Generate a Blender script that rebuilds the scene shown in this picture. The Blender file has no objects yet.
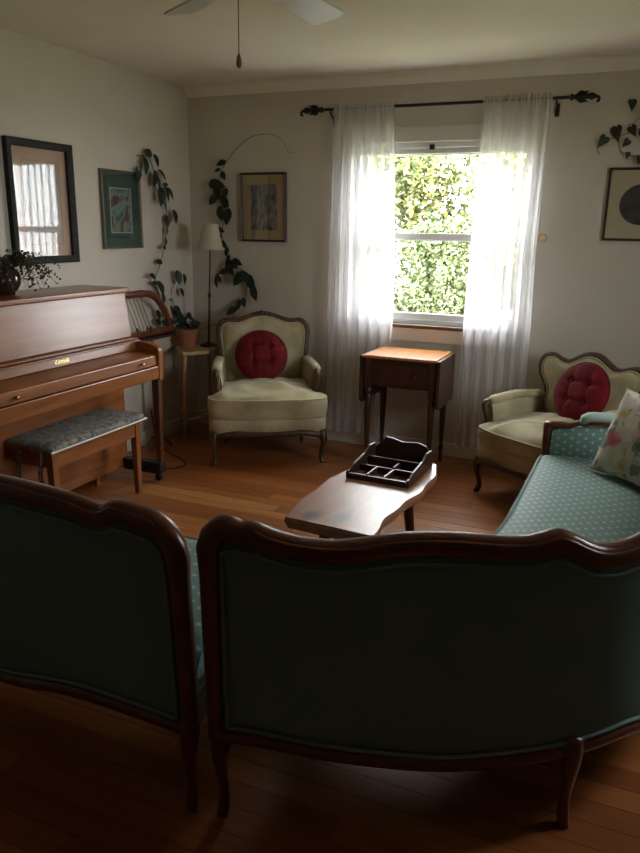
import bpy, bmesh, math, random
from mathutils import Vector, Matrix
R = math.radians
PI = math.pi
rnd = random.Random(7)
scn = bpy.context.scene
COL = scn.collection

# ------------------------------------------------------------------ camera
FPX, YAW, PITCH, ROLL = 726.78, 0.402188, 0.267152, 0.01554
CAM = Vector((3.07416, -4.73680, 1.50059))
_f = Vector((-math.sin(YAW) * math.cos(PITCH), math.cos(YAW) * math.cos(PITCH), -math.sin(PITCH)))
_r0 = Vector((math.cos(YAW), math.sin(YAW), 0))
_u0 = _r0.cross(_f)
_r = math.cos(ROLL) * _r0 + math.sin(ROLL) * _u0
_u = -math.sin(ROLL) * _r0 + math.cos(ROLL) * _u0
cd = bpy.data.cameras.new('camera')
cd.sensor_fit = 'HORIZONTAL'
cd.sensor_width = 36
cd.lens = FPX / 640 * 36
cd.clip_start = 0.05
cam = bpy.data.objects.new('camera', cd)
COL.objects.link(cam)
M = Matrix((_r, _u, -_f)).transposed().to_4x4()
M.translation = CAM
cam.matrix_world = M
scn.camera = cam


def hit(px, py, axis, val):
    d = _f + _r * ((px - 320) / FPX) - _u * ((py - 426.5) / FPX)
    t = (val - CAM[axis]) / d[axis]
    return CAM + t * d


# ------------------------------------------------------------------ light
world = bpy.data.worlds.new('World')
scn.world = world
world.use_nodes = True
wn = world.node_tree.nodes
wl = world.node_tree.links
bg = wn['Background']
bg.inputs[0].default_value = (0.94, 0.97, 1.0, 1)  # bright hazy overcast sky
bg.inputs[1].default_value = 1.0
sd = bpy.data.lights.new('sun', 'SUN')
sd.energy = 2.6
sd.angle = R(1.0)
sd.color = (1.0, 0.95, 0.85)
sun = bpy.data.objects.new('sun', sd)
COL.objects.link(sun)
sun.rotation_euler = Vector((0.5, 0.5, -0.85)).to_track_quat('-Z', 'Y').to_euler()
sun.location = (-4, -6, 8)
pd = bpy.data.lights.new('window_portal', 'AREA')
pd.shape = 'RECTANGLE'
pd.size = 1.2
pd.size_y = 1.16
pd.cycles.is_portal = True
po = bpy.data.objects.new('window_portal', pd)
COL.objects.link(po)
po.location = (1.85, 0.16, 1.455)
po.rotation_euler = (R(-90), 0, 0)
pd2 = bpy.data.lights.new('window_portal', 'AREA')
pd2.shape = 'RECTANGLE'
pd2.size = 1.12
pd2.size_y = 0.75
pd2.cycles.is_portal = True
po2 = bpy.data.objects.new('window_portal', pd2)
COL.objects.link(po2)
po2.location = (4.36, -1.925, 1.455)
po2.rotation_euler = (0, R(90), 0)
scn.view_settings.view_transform = 'Standard'
scn.view_settings.look = 'None'
scn.view_settings.gamma = 1
scn.view_settings.use_curve_mapping = False
scn.view_settings.exposure = 4.25
scn.cycles.use_denoising = True
scn.cycles.max_bounces = 14
scn.cycles.diffuse_bounces = 8
scn.cycles.transparent_max_bounces = 24
scn.cycles.sample_clamp_indirect = 8
scn.cycles.caustics_reflective = False
scn.cycles.caustics_refractive = False


# ------------------------------------------------------------------ materials
MATS = {}


def nt(name):
    m = bpy.data.materials.new(name)
    m.use_nodes = True
    MATS[name] = m
    n = m.node_tree.nodes
    return m, n, m.node_tree.links, n['Principled BSDF']


def srgb(r, g, b):
    f = lambda c: (c / 12.92 if c <= 0.04045 else ((c + 0.055) / 1.055) ** 2.4)
    return (f(r / 255), f(g / 255), f(b / 255), 1)


def mottled(name, c1, c2, scale=20, rough=0.7, bump=0.1, detail=4, spec=0.4, sheen=0, stretch=None, metal=0, bscale=None):
    m, n, l, b = nt(name)
    tc = n.new('ShaderNodeTexCoord')
    src = tc.outputs['Object']
    if stretch:
        mp = n.new('ShaderNodeMapping')
        mp.inputs['Scale'].default_value = stretch
        l.new(src, mp.inputs[0])
        src = mp.outputs[0]
    no = n.new('ShaderNodeTexNoise')
    no.inputs['Scale'].default_value = scale
    no.inputs['Detail'].default_value = detail
    l.new(src, no.inputs['Vector'])
    cr = n.new('ShaderNodeValToRGB')
    cr.color_ramp.elements[0].position = 0.3
    cr.color_ramp.elements[1].position = 0.7
    cr.color_ramp.elements[0].color = c1
    cr.color_ramp.elements[1].color = c2
    l.new(no.outputs[0], cr.inputs[0])
    l.new(cr.outputs[0], b.inputs['Base Color'])
    b.inputs['Roughness'].default_value = rough
    b.inputs['Specular IOR Level'].default_value = spec
    b.inputs['Metallic'].default_value = metal
    if sheen:
        b.inputs['Sheen Weight'].default_value = sheen
        b.inputs['Sheen Roughness'].default_value = 0.4
    if bump:
        bp = n.new('ShaderNodeBump')
        bp.inputs['Strength'].default_value = bump
        bp.inputs['Distance'].default_value = 0.004
        if bscale:
            n2 = n.new('ShaderNodeTexNoise')
            n2.inputs['Scale'].default_value = bscale
            l.new(src, n2.inputs['Vector'])
            l.new(n2.outputs[0], bp.inputs['Height'])
        else:
            l.new(no.outputs[0], bp.inputs['Height'])
        l.new(bp.outputs[0], b.inputs['Normal'])
    return m


def wood(name, dark, light, stretch=(1, 12, 12), scale=3, rough=0.35, spec=0.5, coat=0.0):
    m = mottled(name, dark, light, scale=scale, rough=rough, bump=0.05, detail=6, spec=spec, stretch=stretch)
    m.node_tree.nodes['Principled BSDF'].inputs['Coat Weight'].default_value = coat
    m.node_tree.nodes['Principled BSDF'].inputs['Coat Roughness'].default_value = 0.2
    return m


mottled('wall_paint', (0.56, 0.51, 0.44, 1), (0.59, 0.54, 0.47, 1), 3, 0.85, 0.12, bscale=140, spec=0.2)
mottled('ceiling_paint', (0.78, 0.73, 0.65, 1), (0.81, 0.76, 0.68, 1), 3, 0.9, 0.2, bscale=90, spec=0.15)
mottled('trim_paint', (0.62, 0.60, 0.55, 1), (0.66, 0.63, 0.58, 1), 4, 0.55, 0.0)
mottled('vinyl_white', (0.78, 0.79, 0.80, 1), (0.82, 0.83, 0.83, 1), 4, 0.4, 0.0)
wood('sill_wood', (0.12, 0.06, 0.035, 1), (0.19, 0.10, 0.055, 1), (12, 1, 1), rough=0.4)
wood('piano_wood', (0.19, 0.058, 0.013, 1), (0.31, 0.108, 0.03, 1), (14, 1, 14), 2.5, 0.34, 0.5, 0.3)
wood('bench_wood', (0.20, 0.065, 0.016, 1), (0.31, 0.112, 0.034, 1), (8, 2, 8), 2.5, 0.4)
wood('walnut', (0.055, 0.02, 0.009, 1), (0.11, 0.042, 0.018, 1), (6, 6, 2), 5, 0.32, 0.5, 0.15)
wood('mahogany', (0.085, 0.02, 0.009, 1), (0.15, 0.042, 0.018, 1), (5, 5, 2), 5, 0.3, 0.5, 0.2)
wood('chair_wood', (0.05, 0.024, 0.012, 1), (0.10, 0.05, 0.024, 1), (6, 6, 2), 6, 0.4)
wood('table_top_wood', (0.40, 0.15, 0.03, 1), (0.56, 0.24, 0.055, 1), (12, 2, 2), 3, 0.3, 0.5, 0.2)
wood('table_wood', (0.032, 0.011, 0.006, 1), (0.06, 0.021, 0.010, 1), (4, 4, 1), 5, 0.33, 0.5, 0.1)
wood('dark_oak', (0.022, 0.010, 0.006, 1), (0.045, 0.019, 0.010, 1), (2, 8, 8), 5, 0.35)
wood('light_wood', (0.36, 0.23, 0.11, 1), (0.46, 0.31, 0.16, 1), (3, 3, 1), 6, 0.5)
mottled('black_iron', (0.012, 0.011, 0.01, 1), (0.022, 0.02, 0.018, 1), 30, 0.45, 0.1)
mottled('bronze', (0.05, 0.035, 0.022, 1), (0.09, 0.06, 0.035, 1), 60, 0.4, 0.3, metal=0.6)
mottled('brass', (0.6, 0.42, 0.16, 1), (0.75, 0.55, 0.22, 1), 20, 0.25, 0.0, metal=1)
mottled('cream_velvet', (0.28, 0.235, 0.125, 1), (0.52, 0.455, 0.295, 1), 5, 0.8, 0.25, spec=0.2, sheen=0.3)
mottled('cream_piping', (0.42, 0.37, 0.21, 1), (0.52, 0.47, 0.30, 1), 30, 0.7, 0.1)
mottled('red_velvet', (0.10, 0.004, 0.007, 1), (0.17, 0.008, 0.013, 1), 9, 0.75, 0.2, spec=0.15, sheen=0.12)
mottled('teal_back', (0.12, 0.195, 0.185, 1), (0.15, 0.235, 0.22, 1), 300, 0.8, 0.25, spec=0.25, sheen=0.05)
mottled('teal_piping', (0.13, 0.20, 0.195, 1), (0.17, 0.25, 0.24, 1), 200, 0.7, 0.1)
mottled('terracotta', (0.24, 0.085, 0.045, 1), (0.32, 0.12, 0.065, 1), 12, 0.8, 0.2)
mottled('soil', (0.02, 0.013, 0.008, 1), (0.05, 0.033, 0.02, 1), 60, 0.95, 0.8)
mottled('leaf_dark', (0.009, 0.02, 0.009, 1), (0.02, 0.042, 0.018, 1), 25, 0.45, 0.15)
mottled('leaf_ivy', (0.014, 0.022, 0.012, 1), (0.03, 0.042, 0.02, 1), 25, 0.5, 0.1)
mottled('leaf_fine', (0.03, 0.04, 0.012, 1), (0.08, 0.075, 0.025, 1), 25, 0.6, 0.1)
mottled('vine_stem', (0.06, 0.06, 0.03, 1), (0.11, 0.10, 0.055, 1), 40, 0.7, 0.1)
mottled('dry_stem', (0.20, 0.16, 0.10, 1), (0.26, 0.21, 0.14, 1), 40, 0.7, 0.1)
mottled('dark_glaze', (0.025, 0.013, 0.011, 1), (0.05, 0.026, 0.02, 1), 8, 0.12, 0.0, spec=0.6)
mottled('string', (0.10, 0.07, 0.04, 1), (0.15, 0.11, 0.07, 1), 40, 0.6, 0.0)
mottled('bark', (0.06, 0.045, 0.03, 1), (0.12, 0.09, 0.065, 1), 15, 0.9, 0.5)
mottled('lawn', (0.10, 0.11, 0.05, 1), (0.2, 0.2, 0.11, 1), 8, 0.9, 0.4)
mottled('fan_white', (0.62, 0.62, 0.6, 1), (0.68, 0.68, 0.66, 1), 5, 0.35, 0.0)
mottled('pull_wood', (0.16, 0.055, 0.02, 1), (0.25, 0.09, 0.035, 1), 40, 0.4, 0.0)
mottled('tan_wood', (0.50, 0.36, 0.18, 1), (0.62, 0.46, 0.26, 1), 15, 0.5, 0.0)
mottled('frame_black', (0.016, 0.014, 0.013, 1), (0.035, 0.031, 0.028, 1), 40, 0.6, 0.3, spec=0.25)
mottled('frame_brown', (0.035, 0.016, 0.01, 1), (0.06, 0.028, 0.018, 1), 40, 0.45, 0.1)
mottled('frame_silver', (0.16, 0.14, 0.10, 1), (0.22, 0.19, 0.14, 1), 40, 0.4, 0.1, metal=0.3)
mottled('mat_pink', (0.46, 0.30, 0.22, 1), (0.50, 0.34, 0.25, 1), 5, 0.9, 0.0)
mottled('mat_green', (0.04, 0.085, 0.075, 1), (0.05, 0.10, 0.088, 1), 5, 0.9, 0.0)
mottled('mat_tan', (0.40, 0.29, 0.14, 1), (0.46, 0.34, 0.18, 1), 4, 0.9, 0.0)
mottled('mat_cream', (0.56, 0.49, 0.33, 1), (0.60, 0.53, 0.37, 1), 4, 0.9, 0.0)
mottled('print_line', (0.12, 0.08, 0.06, 1), (0.16, 0.11, 0.08, 1), 4, 0.9, 0.0)
mottled('engraving_grey', (0.03, 0.03, 0.03, 1), (0.34, 0.33, 0.30, 1), 22, 0.9, 0.0, stretch=(2.0, 1, 0.7), detail=6)
mottled('oval_print', (0.025, 0.025, 0.024, 1), (0.12, 0.115, 0.10, 1), 14, 0.9, 0.0, detail=5)
mottled('watercolour', (0.27, 0.24, 0.22, 1), (0.50, 0.37, 0.28, 1), 5, 0.9, 0.0, stretch=(1, 1, 0.6))
mottled('cable_black', (0.012, 0.011, 0.01, 1), (0.02, 0.018, 0.016, 1), 20, 0.5, 0.0)
mottled('lace_white', (0.75, 0.74, 0.70, 1), (0.82, 0.81, 0.78, 1), 60, 0.8, 0.2)

# abstract figure print
m, n, l, b = nt('abstract_print')
tc = n.new('ShaderNodeTexCoord')
no = n.new('ShaderNodeTexNoise')
no.inputs['Scale'].default_value = 7
no.inputs['Detail'].default_value = 2
no.inputs['Distortion'].default_value = 1.2
l.new(tc.outputs['Object'], no.inputs['Vector'])
cr = n.new('ShaderNodeValToRGB')
e = cr.color_ramp.elements
e[0].position = 0.35
e[0].color = (0.06, 0.13, 0.11, 1)
e[1].position = 0.5
e[1].color = (0.20, 0.28, 0.24, 1)
for ps, c in ((0.56, (0.13, 0.05, 0.045, 1)), (0.7, (0.16, 0.06, 0.05, 1))):
    k = e.new(ps)
    k.color = c
l.new(no.outputs[0], cr.inputs[0])
l.new(cr.outputs[0], b.inputs['Base Color'])
b.inputs['Roughness'].default_value = 0.9

# planks: tone by piece, grain along x
m, n, l, b = nt('oak_floor')
oi = n.new('ShaderNodeObjectInfo')
ge = n.new('ShaderNodeNewGeometry')
mp = n.new('ShaderNodeMapping')
mp.inputs['Scale'].default_value = (1.2, 22, 22)
l.new(ge.outputs['Position'], mp.inputs[0])
ad = n.new('ShaderNodeVectorMath')
ad.operation = 'ADD'
l.new(mp.outputs[0], ad.inputs[0])
mu = n.new('ShaderNodeMath')
mu.operation = 'MULTIPLY'
mu.inputs[1].default_value = 40
l.new(oi.outputs['Random'], mu.inputs[0])
l.new(mu.outputs[0], ad.inputs[1])
no = n.new('ShaderNodeTexNoise')
no.inputs['Scale'].default_value = 2.0
no.inputs['Detail'].default_value = 5
l.new(ad.outputs[0], no.inputs['Vector'])
crp = n.new('ShaderNodeValToRGB')
e = crp.color_ramp.elements
e[0].position = 0
e[0].color = (0.30, 0.09, 0.025, 1)
e[1].position = 1
e[1].color = (0.60, 0.30, 0.10, 1)
k = e.new(0.55)
k.color = (0.36, 0.122, 0.033, 1)
k = e.new(0.88)
k.color = (0.46, 0.165, 0.048, 1)
l.new(oi.outputs['Random'], crp.inputs[0])
mx = n.new('ShaderNodeMixRGB')
mx.blend_type = 'MULTIPLY'
mx.inputs[0].default_value = 0.6
crn = n.new('ShaderNodeValToRGB')
crn.color_ramp.elements[0].position = 0.3
crn.color_ramp.elements[0].color = (0.6, 0.55, 0.5, 1)
crn.color_ramp.elements[1].position = 0.7
l.new(no.outputs[0], crn.inputs[0])
l.new(crp.outputs[0], mx.inputs[1])
l.new(crn.outputs[0], mx.inputs[2])
l.new(mx.outputs[0], b.inputs['Base Color'])
b.inputs['Roughness'].default_value = 0.36
b.inputs['Specular IOR Level'].default_value = 0.5
b.inputs['Specular Tint'].default_value = (1, 0.8, 0.6, 1)
b.inputs['Coat Weight'].default_value = 0.25
b.inputs['Coat Roughness'].default_value = 0.3

# live-edge slab
m, n, l, b = nt('slab_wood')
tc = n.new('ShaderNodeTexCoord')
mp = n.new('ShaderNodeMapping')
mp.inputs['Scale'].default_value = (10, 1.3, 10)
l.new(tc.outputs['Object'], mp.inputs[0])
no = n.new('ShaderNodeTexNoise')
no.inputs['Scale'].default_value = 2.5
no.inputs['Detail'].default_value = 5
no.inputs['Distortion'].default_value = 0.6
l.new(mp.outputs[0], no.inputs['Vector'])
cr = n.new('ShaderNodeValToRGB')
cr.color_ramp.elements[0].position = 0.3
cr.color_ramp.elements[0].color = (0.24, 0.10, 0.05, 1)
cr.color_ramp.elements[1].position = 0.7
cr.color_ramp.elements[1].color = (0.38, 0.17, 0.09, 1)
l.new(no.outputs[0], cr.inputs[0])
# two knots
last = cr.outputs[0]
for (kx, ky, kr) in ((-0.085, -0.385, 0.05), (0.03, -0.36, 0.05)):
    vs = n.new('ShaderNodeVectorMath')
    vs.operation = 'SUBTRACT'
    vs.inputs[1].default_value = (kx, ky, 0)
    l.new(tc.outputs['Object'], vs.inputs[0])
    vm = n.new('ShaderNodeVectorMath')
    vm.operation = 'MULTIPLY'
    vm.inputs[1].default_value = (1, 0.75, 0)
    l.new(vs.outputs[0], vm.inputs[0])
    ln = n.new('ShaderNodeVectorMath')
    ln.operation = 'LENGTH'
    l.new(vm.outputs[0], ln.inputs[0])
    mr = n.new('ShaderNodeMapRange')
    mr.inputs[1].default_value = kr
    mr.inputs[2].default_value = kr * 0.35
    l.new(ln.outputs['Value'], mr.inputs[0])
    mx = n.new('ShaderNodeMixRGB')
    mx.inputs[2].default_value = (0.045, 0.022, 0.013, 1)
    l.new(mr.outputs[0], mx.inputs[0])
    l.new(last, mx.inputs[1])
    last = mx.outputs[0]
l.new(last, b.inputs['Base Color'])
b.inputs['Roughness'].default_value = 0.42
b.inputs['Coat Weight'].default_value = 0.7
b.inputs['Coat Roughness'].default_value = 0.27

# woven teal with pale dots (UV in metres)
m, n, l, b = nt('teal_dots')
uv = n.new('ShaderNodeUVMap')
dist = []
for off in (0.0, 0.5):
    mp = n.new('ShaderNodeMapping')
    mp.inputs['Scale'].default_value = (1 / 0.064, 1 / 0.044, 1)
    mp.inputs['Location'].default_value = (off, off, 0)
    l.new(uv.outputs[0], mp.inputs[0])
    fr = n.new('ShaderNodeVectorMath')
    fr.operation = 'FRACTION'
    l.new(mp.outputs[0], fr.inputs[0])
    sb = n.new('ShaderNodeVectorMath')
    sb.operation = 'SUBTRACT'
    sb.inputs[1].default_value = (0.5, 0.5, 0)
    l.new(fr.outputs[0], sb.inputs[0])
    ml = n.new('ShaderNodeVectorMath')
    ml.operation = 'MULTIPLY'
    ml.inputs[1].default_value = (0.064, 0.044, 0)
    l.new(sb.outputs[0], ml.inputs[0])
    ln = n.new('ShaderNodeVectorMath')
    ln.operation = 'LENGTH'
    l.new(ml.outputs[0], ln.inputs[0])
    dist.append(ln.outputs['Value'])
mi = n.new('ShaderNodeMath')
mi.operation = 'MINIMUM'
l.new(dist[0], mi.inputs[0])
l.new(dist[1], mi.inputs[1])
mr = n.new('ShaderNodeMapRange')
mr.inputs[1].default_value = 0.0085
mr.inputs[2].default_value = 0.0055
l.new(mi.outputs[0], mr.inputs[0])
mx = n.new('ShaderNodeMixRGB')
mx.inputs[1].default_value = (0.115, 0.205, 0.185, 1)
mx.inputs[2].default_value = (0.33, 0.43, 0.37, 1)
l.new(mr.outputs[0], mx.inputs[0])
l.new(mx.outputs[0], b.inputs['Base Color'])
b.inputs['Roughness'].default_value = 0.6
b.inputs['Sheen Weight'].default_value = 0.15
no = n.new('ShaderNodeTexNoise')
no.inputs['Scale'].default_value = 500
bp = n.new('ShaderNodeBump')
bp.inputs['Strength'].default_value = 0.15
bp.inputs['Distance'].default_value = 0.003
l.new(no.outputs[0], bp.inputs['Height'])
l.new(bp.outputs[0], b.inputs['Normal'])


def floral(name, base, blobs, scale, thresh=0.45, coord='Object'):
    """base colour with blobs of several colours from offset voronoi cells"""
    m, n, l, b = nt(name)
    tc = n.new('ShaderNodeTexCoord')
    no = n.new('ShaderNodeTexNoise')
    no.inputs['Scale'].default_value = scale * 1.5
    no.inputs['Detail'].default_value = 5
    l.new(tc.outputs[coord], no.inputs['Vector'])
    cr = n.new('ShaderNodeValToRGB')
    cr.color_ramp.elements[0].position = 0.35
    cr.color_ramp.elements[0].color = base[0]
    cr.color_ramp.elements[1].position = 0.62
    cr.color_ramp.elements[1].color = base[1]
    l.new(no.outputs[0], cr.inputs[0])
    last = cr.outputs[0]
    for i, (c, sc, th) in enumerate(blobs):
        mp = n.new('ShaderNodeMapping')
        mp.inputs['Location'].default_value = (3.1 * i + 0.7, 1.7 * i, 2.3 * i)
        l.new(tc.outputs[coord], mp.inputs[0])
        nn = n.new('ShaderNodeTexNoise')
        nn.inputs['Scale'].default_value = sc * scale
        nn.inputs['Detail'].default_value = 3
        l.new(mp.outputs[0], nn.inputs['Vector'])
        mr = n.new('ShaderNodeMapRange')
        mr.inputs[1].default_value = th
        mr.inputs[2].default_value = th + 0.06
        l.new(nn.outputs[0], mr.inputs[0])
        mx = n.new('ShaderNodeMixRGB')
        l.new(mr.outputs[0], mx.inputs[0])
        l.new(last, mx.inputs[1])
        mx.inputs[2].default_value = c
        last = mx.outputs[0]
    l.new(last, b.inputs['Base Color'])
    b.inputs['Roughness'].default_value = 0.85
    return m, n, l, b, last, tc


m, n, l, b, last, tc = floral('floral_pillow', ((0.52, 0.49, 0.40, 1), (0.66, 0.62, 0.52, 1)),
                              [((0.20, 0.24, 0.17, 1), 1.0, 0.55), ((0.11, 0.13, 0.11, 1), 1.3, 0.60), ((0.42, 0.30, 0.22, 1), 1.5, 0.63)], 12)
# printed blossoms at fixed places of the cover
for (kx, kz, kr, c) in ((-0.115, 0.085, 0.034, (0.50, 0.36, 0.06, 1)), (-0.105, -0.035, 0.046, (0.62, 0.07, 0.14, 1)),
                        (0.035, 0.05, 0.062, (0.66, 0.14, 0.22, 1)), (0.13, 0.13, 0.05, (0.6, 0.2, 0.25, 1)),
                        (-0.02, -0.13, 0.04, (0.48, 0.38, 0.12, 1)), (0.12, -0.10, 0.05, (0.62, 0.1, 0.16, 1))):
    vs = n.new('ShaderNodeVectorMath')
    vs.operation = 'SUBTRACT'
    vs.inputs[1].default_value = (kx, 0, kz)
    l.new(tc.outputs['Object'], vs.inputs[0])
    vm = n.new('ShaderNodeVectorMath')
    vm.operation = 'MULTIPLY'
    vm.inputs[1].default_value = (1, 0, 1)
    l.new(vs.outputs[0], vm.inputs[0])
    ln = n.new('ShaderNodeVectorMath')
    ln.operation = 'LENGTH'
    l.new(vm.outputs[0], ln.inputs[0])
    nn = n.new('ShaderNodeTexNoise')
    nn.inputs['Scale'].default_value = 45
    l.new(tc.outputs['Object'], nn.inputs['Vector'])
    a2 = n.new('ShaderNodeMath')
    a2.operation = 'MULTIPLY_ADD'
    a2.inputs[1].default_value = 0.06
    l.new(nn.outputs[0], a2.inputs[0])
    l.new(ln.outputs['Value'], a2.inputs[2])
    mr = n.new('ShaderNodeMapRange')
    mr.inputs[1].default_value = kr + 0.032
    mr.inputs[2].default_value = kr * 0.4 + 0.022
    l.new(a2.outputs[0], mr.inputs[0])
    mx = n.new('ShaderNodeMixRGB')
    l.new(mr.outputs[0], mx.inputs[0])
    l.new(last, mx.inputs[1])
    mx.inputs[2].default_value = c
    last = mx.outputs[0]
l.new(last, b.inputs['Base Color'])

floral('tapestry', ((0.11, 0.10, 0.085, 1), (0.26, 0.24, 0.20, 1)),
       [((0.07, 0.08, 0.09, 1), 1.2, 0.58), ((0.30, 0.24, 0.19, 1), 1.5, 0.60), ((0.16, 0.07, 0.06, 1), 1.7, 0.66)], 26)


def thin(name, trans, transl, col, rough=0.8):
    """sheer cloth"""
    m, n, l, b = nt(name)
    out = n['Material Output']
    n.remove(b)
    t = n.new('ShaderNodeBsdfTransparent')
    t.inputs[0].default_value = (1, 1, 1, 1)
    tl = n.new('ShaderNodeBsdfTranslucent')
    tl.inputs[0].default_value = col
    df = n.new('ShaderNodeBsdfDiffuse')
    df.inputs[0].default_value = col
    m1 = n.new('ShaderNodeMixShader')
    m1.inputs[0].default_value = transl
    l.new(df.outputs[0], m1.inputs[1])
    l.new(tl.outputs[0], m1.inputs[2])
    m2 = n.new('ShaderNodeMixShader')
    m2.inputs[0].default_value = trans
    l.new(m1.outputs[0], m2.inputs[1])
    l.new(t.outputs[0], m2.inputs[2])
    l.new(m2.outputs[0], out.inputs[0])
    return m


thin('sheer', 0.55, 0.65, (0.93, 0.93, 0.96, 1))
thin('lamp_shade', 0.0, 0.35, (0.62, 0.57, 0.46, 1))
thin('hedge_leaf', 0.0, 0.4, (0.30, 0.36, 0.13, 1))
thin('tree_leaf', 0.0, 0.4, (0.40, 0.40, 0.11, 1))
for nm in ('hedge_leaf', 'tree_leaf'):
    n = MATS[nm].node_tree.nodes
    l = MATS[nm].node_tree.links
    ge = n.new('ShaderNodeNewGeometry')
    cr = n.new('ShaderNodeValToRGB')
    e = cr.color_ramp.elements
    cols = {'hedge_leaf': ((0.03, 0.05, 0.022, 1), (0.11, 0.14, 0.06, 1), (0.42, 0.43, 0.30, 1)),
            'tree_leaf': ((0.03, 0.05, 0.03, 1), (0.12, 0.14, 0.055, 1), (0.45, 0.40, 0.16, 1))}[nm]
    e[0].color = cols[0]
    e[1].color = cols[2]
    k = e.new(0.5)
    k.color = cols[1]
    l.new(ge.outputs['Random Per Island'], cr.inputs[0])
    for x in list(n):
        if x.type in ('BSDF_TRANSLUCENT', 'BSDF_DIFFUSE'):
            l.new(cr.outputs[0], x.inputs[0])


def glass(name, tint, f0):
    m, n, l, b = nt(name)
    out = n['Material Output']
    n.remove(b)
    t = n.new('ShaderNodeBsdfTransparent')
    t.inputs[0].default_value = tint
    g = n.new('ShaderNodeBsdfGlossy')
    g.inputs['Roughness'].default_value = 0.03
    lw = n.new('ShaderNodeLayerWeight')
    lw.inputs[0].default_value = 0.5
    pw = n.new('ShaderNodeMath')
    pw.operation = 'POWER'
    pw.inputs[1].default_value = 5
    l.new(lw.outputs['Facing'], pw.inputs[0])
    ma = n.new('ShaderNodeMath')
    ma.operation = 'MULTIPLY_ADD'
    ma.inputs[1].default_value = 1 - f0
    ma.inputs[2].default_value = f0
    l.new(pw.outputs[0], ma.inputs[0])
    mx = n.new('ShaderNodeMixShader')
    l.new(ma.outputs[0], mx.inputs[0])
    l.new(t.outputs[0], mx.inputs[1])
    l.new(g.outputs[0], mx.inputs[2])
    l.new(mx.outputs[0], out.inputs[0])


glass('pane_glass', (0.985, 0.99, 0.985, 1), 0.035)
glass('picture_glass', (0.98, 0.98, 0.98, 1), 0.05)


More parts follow.
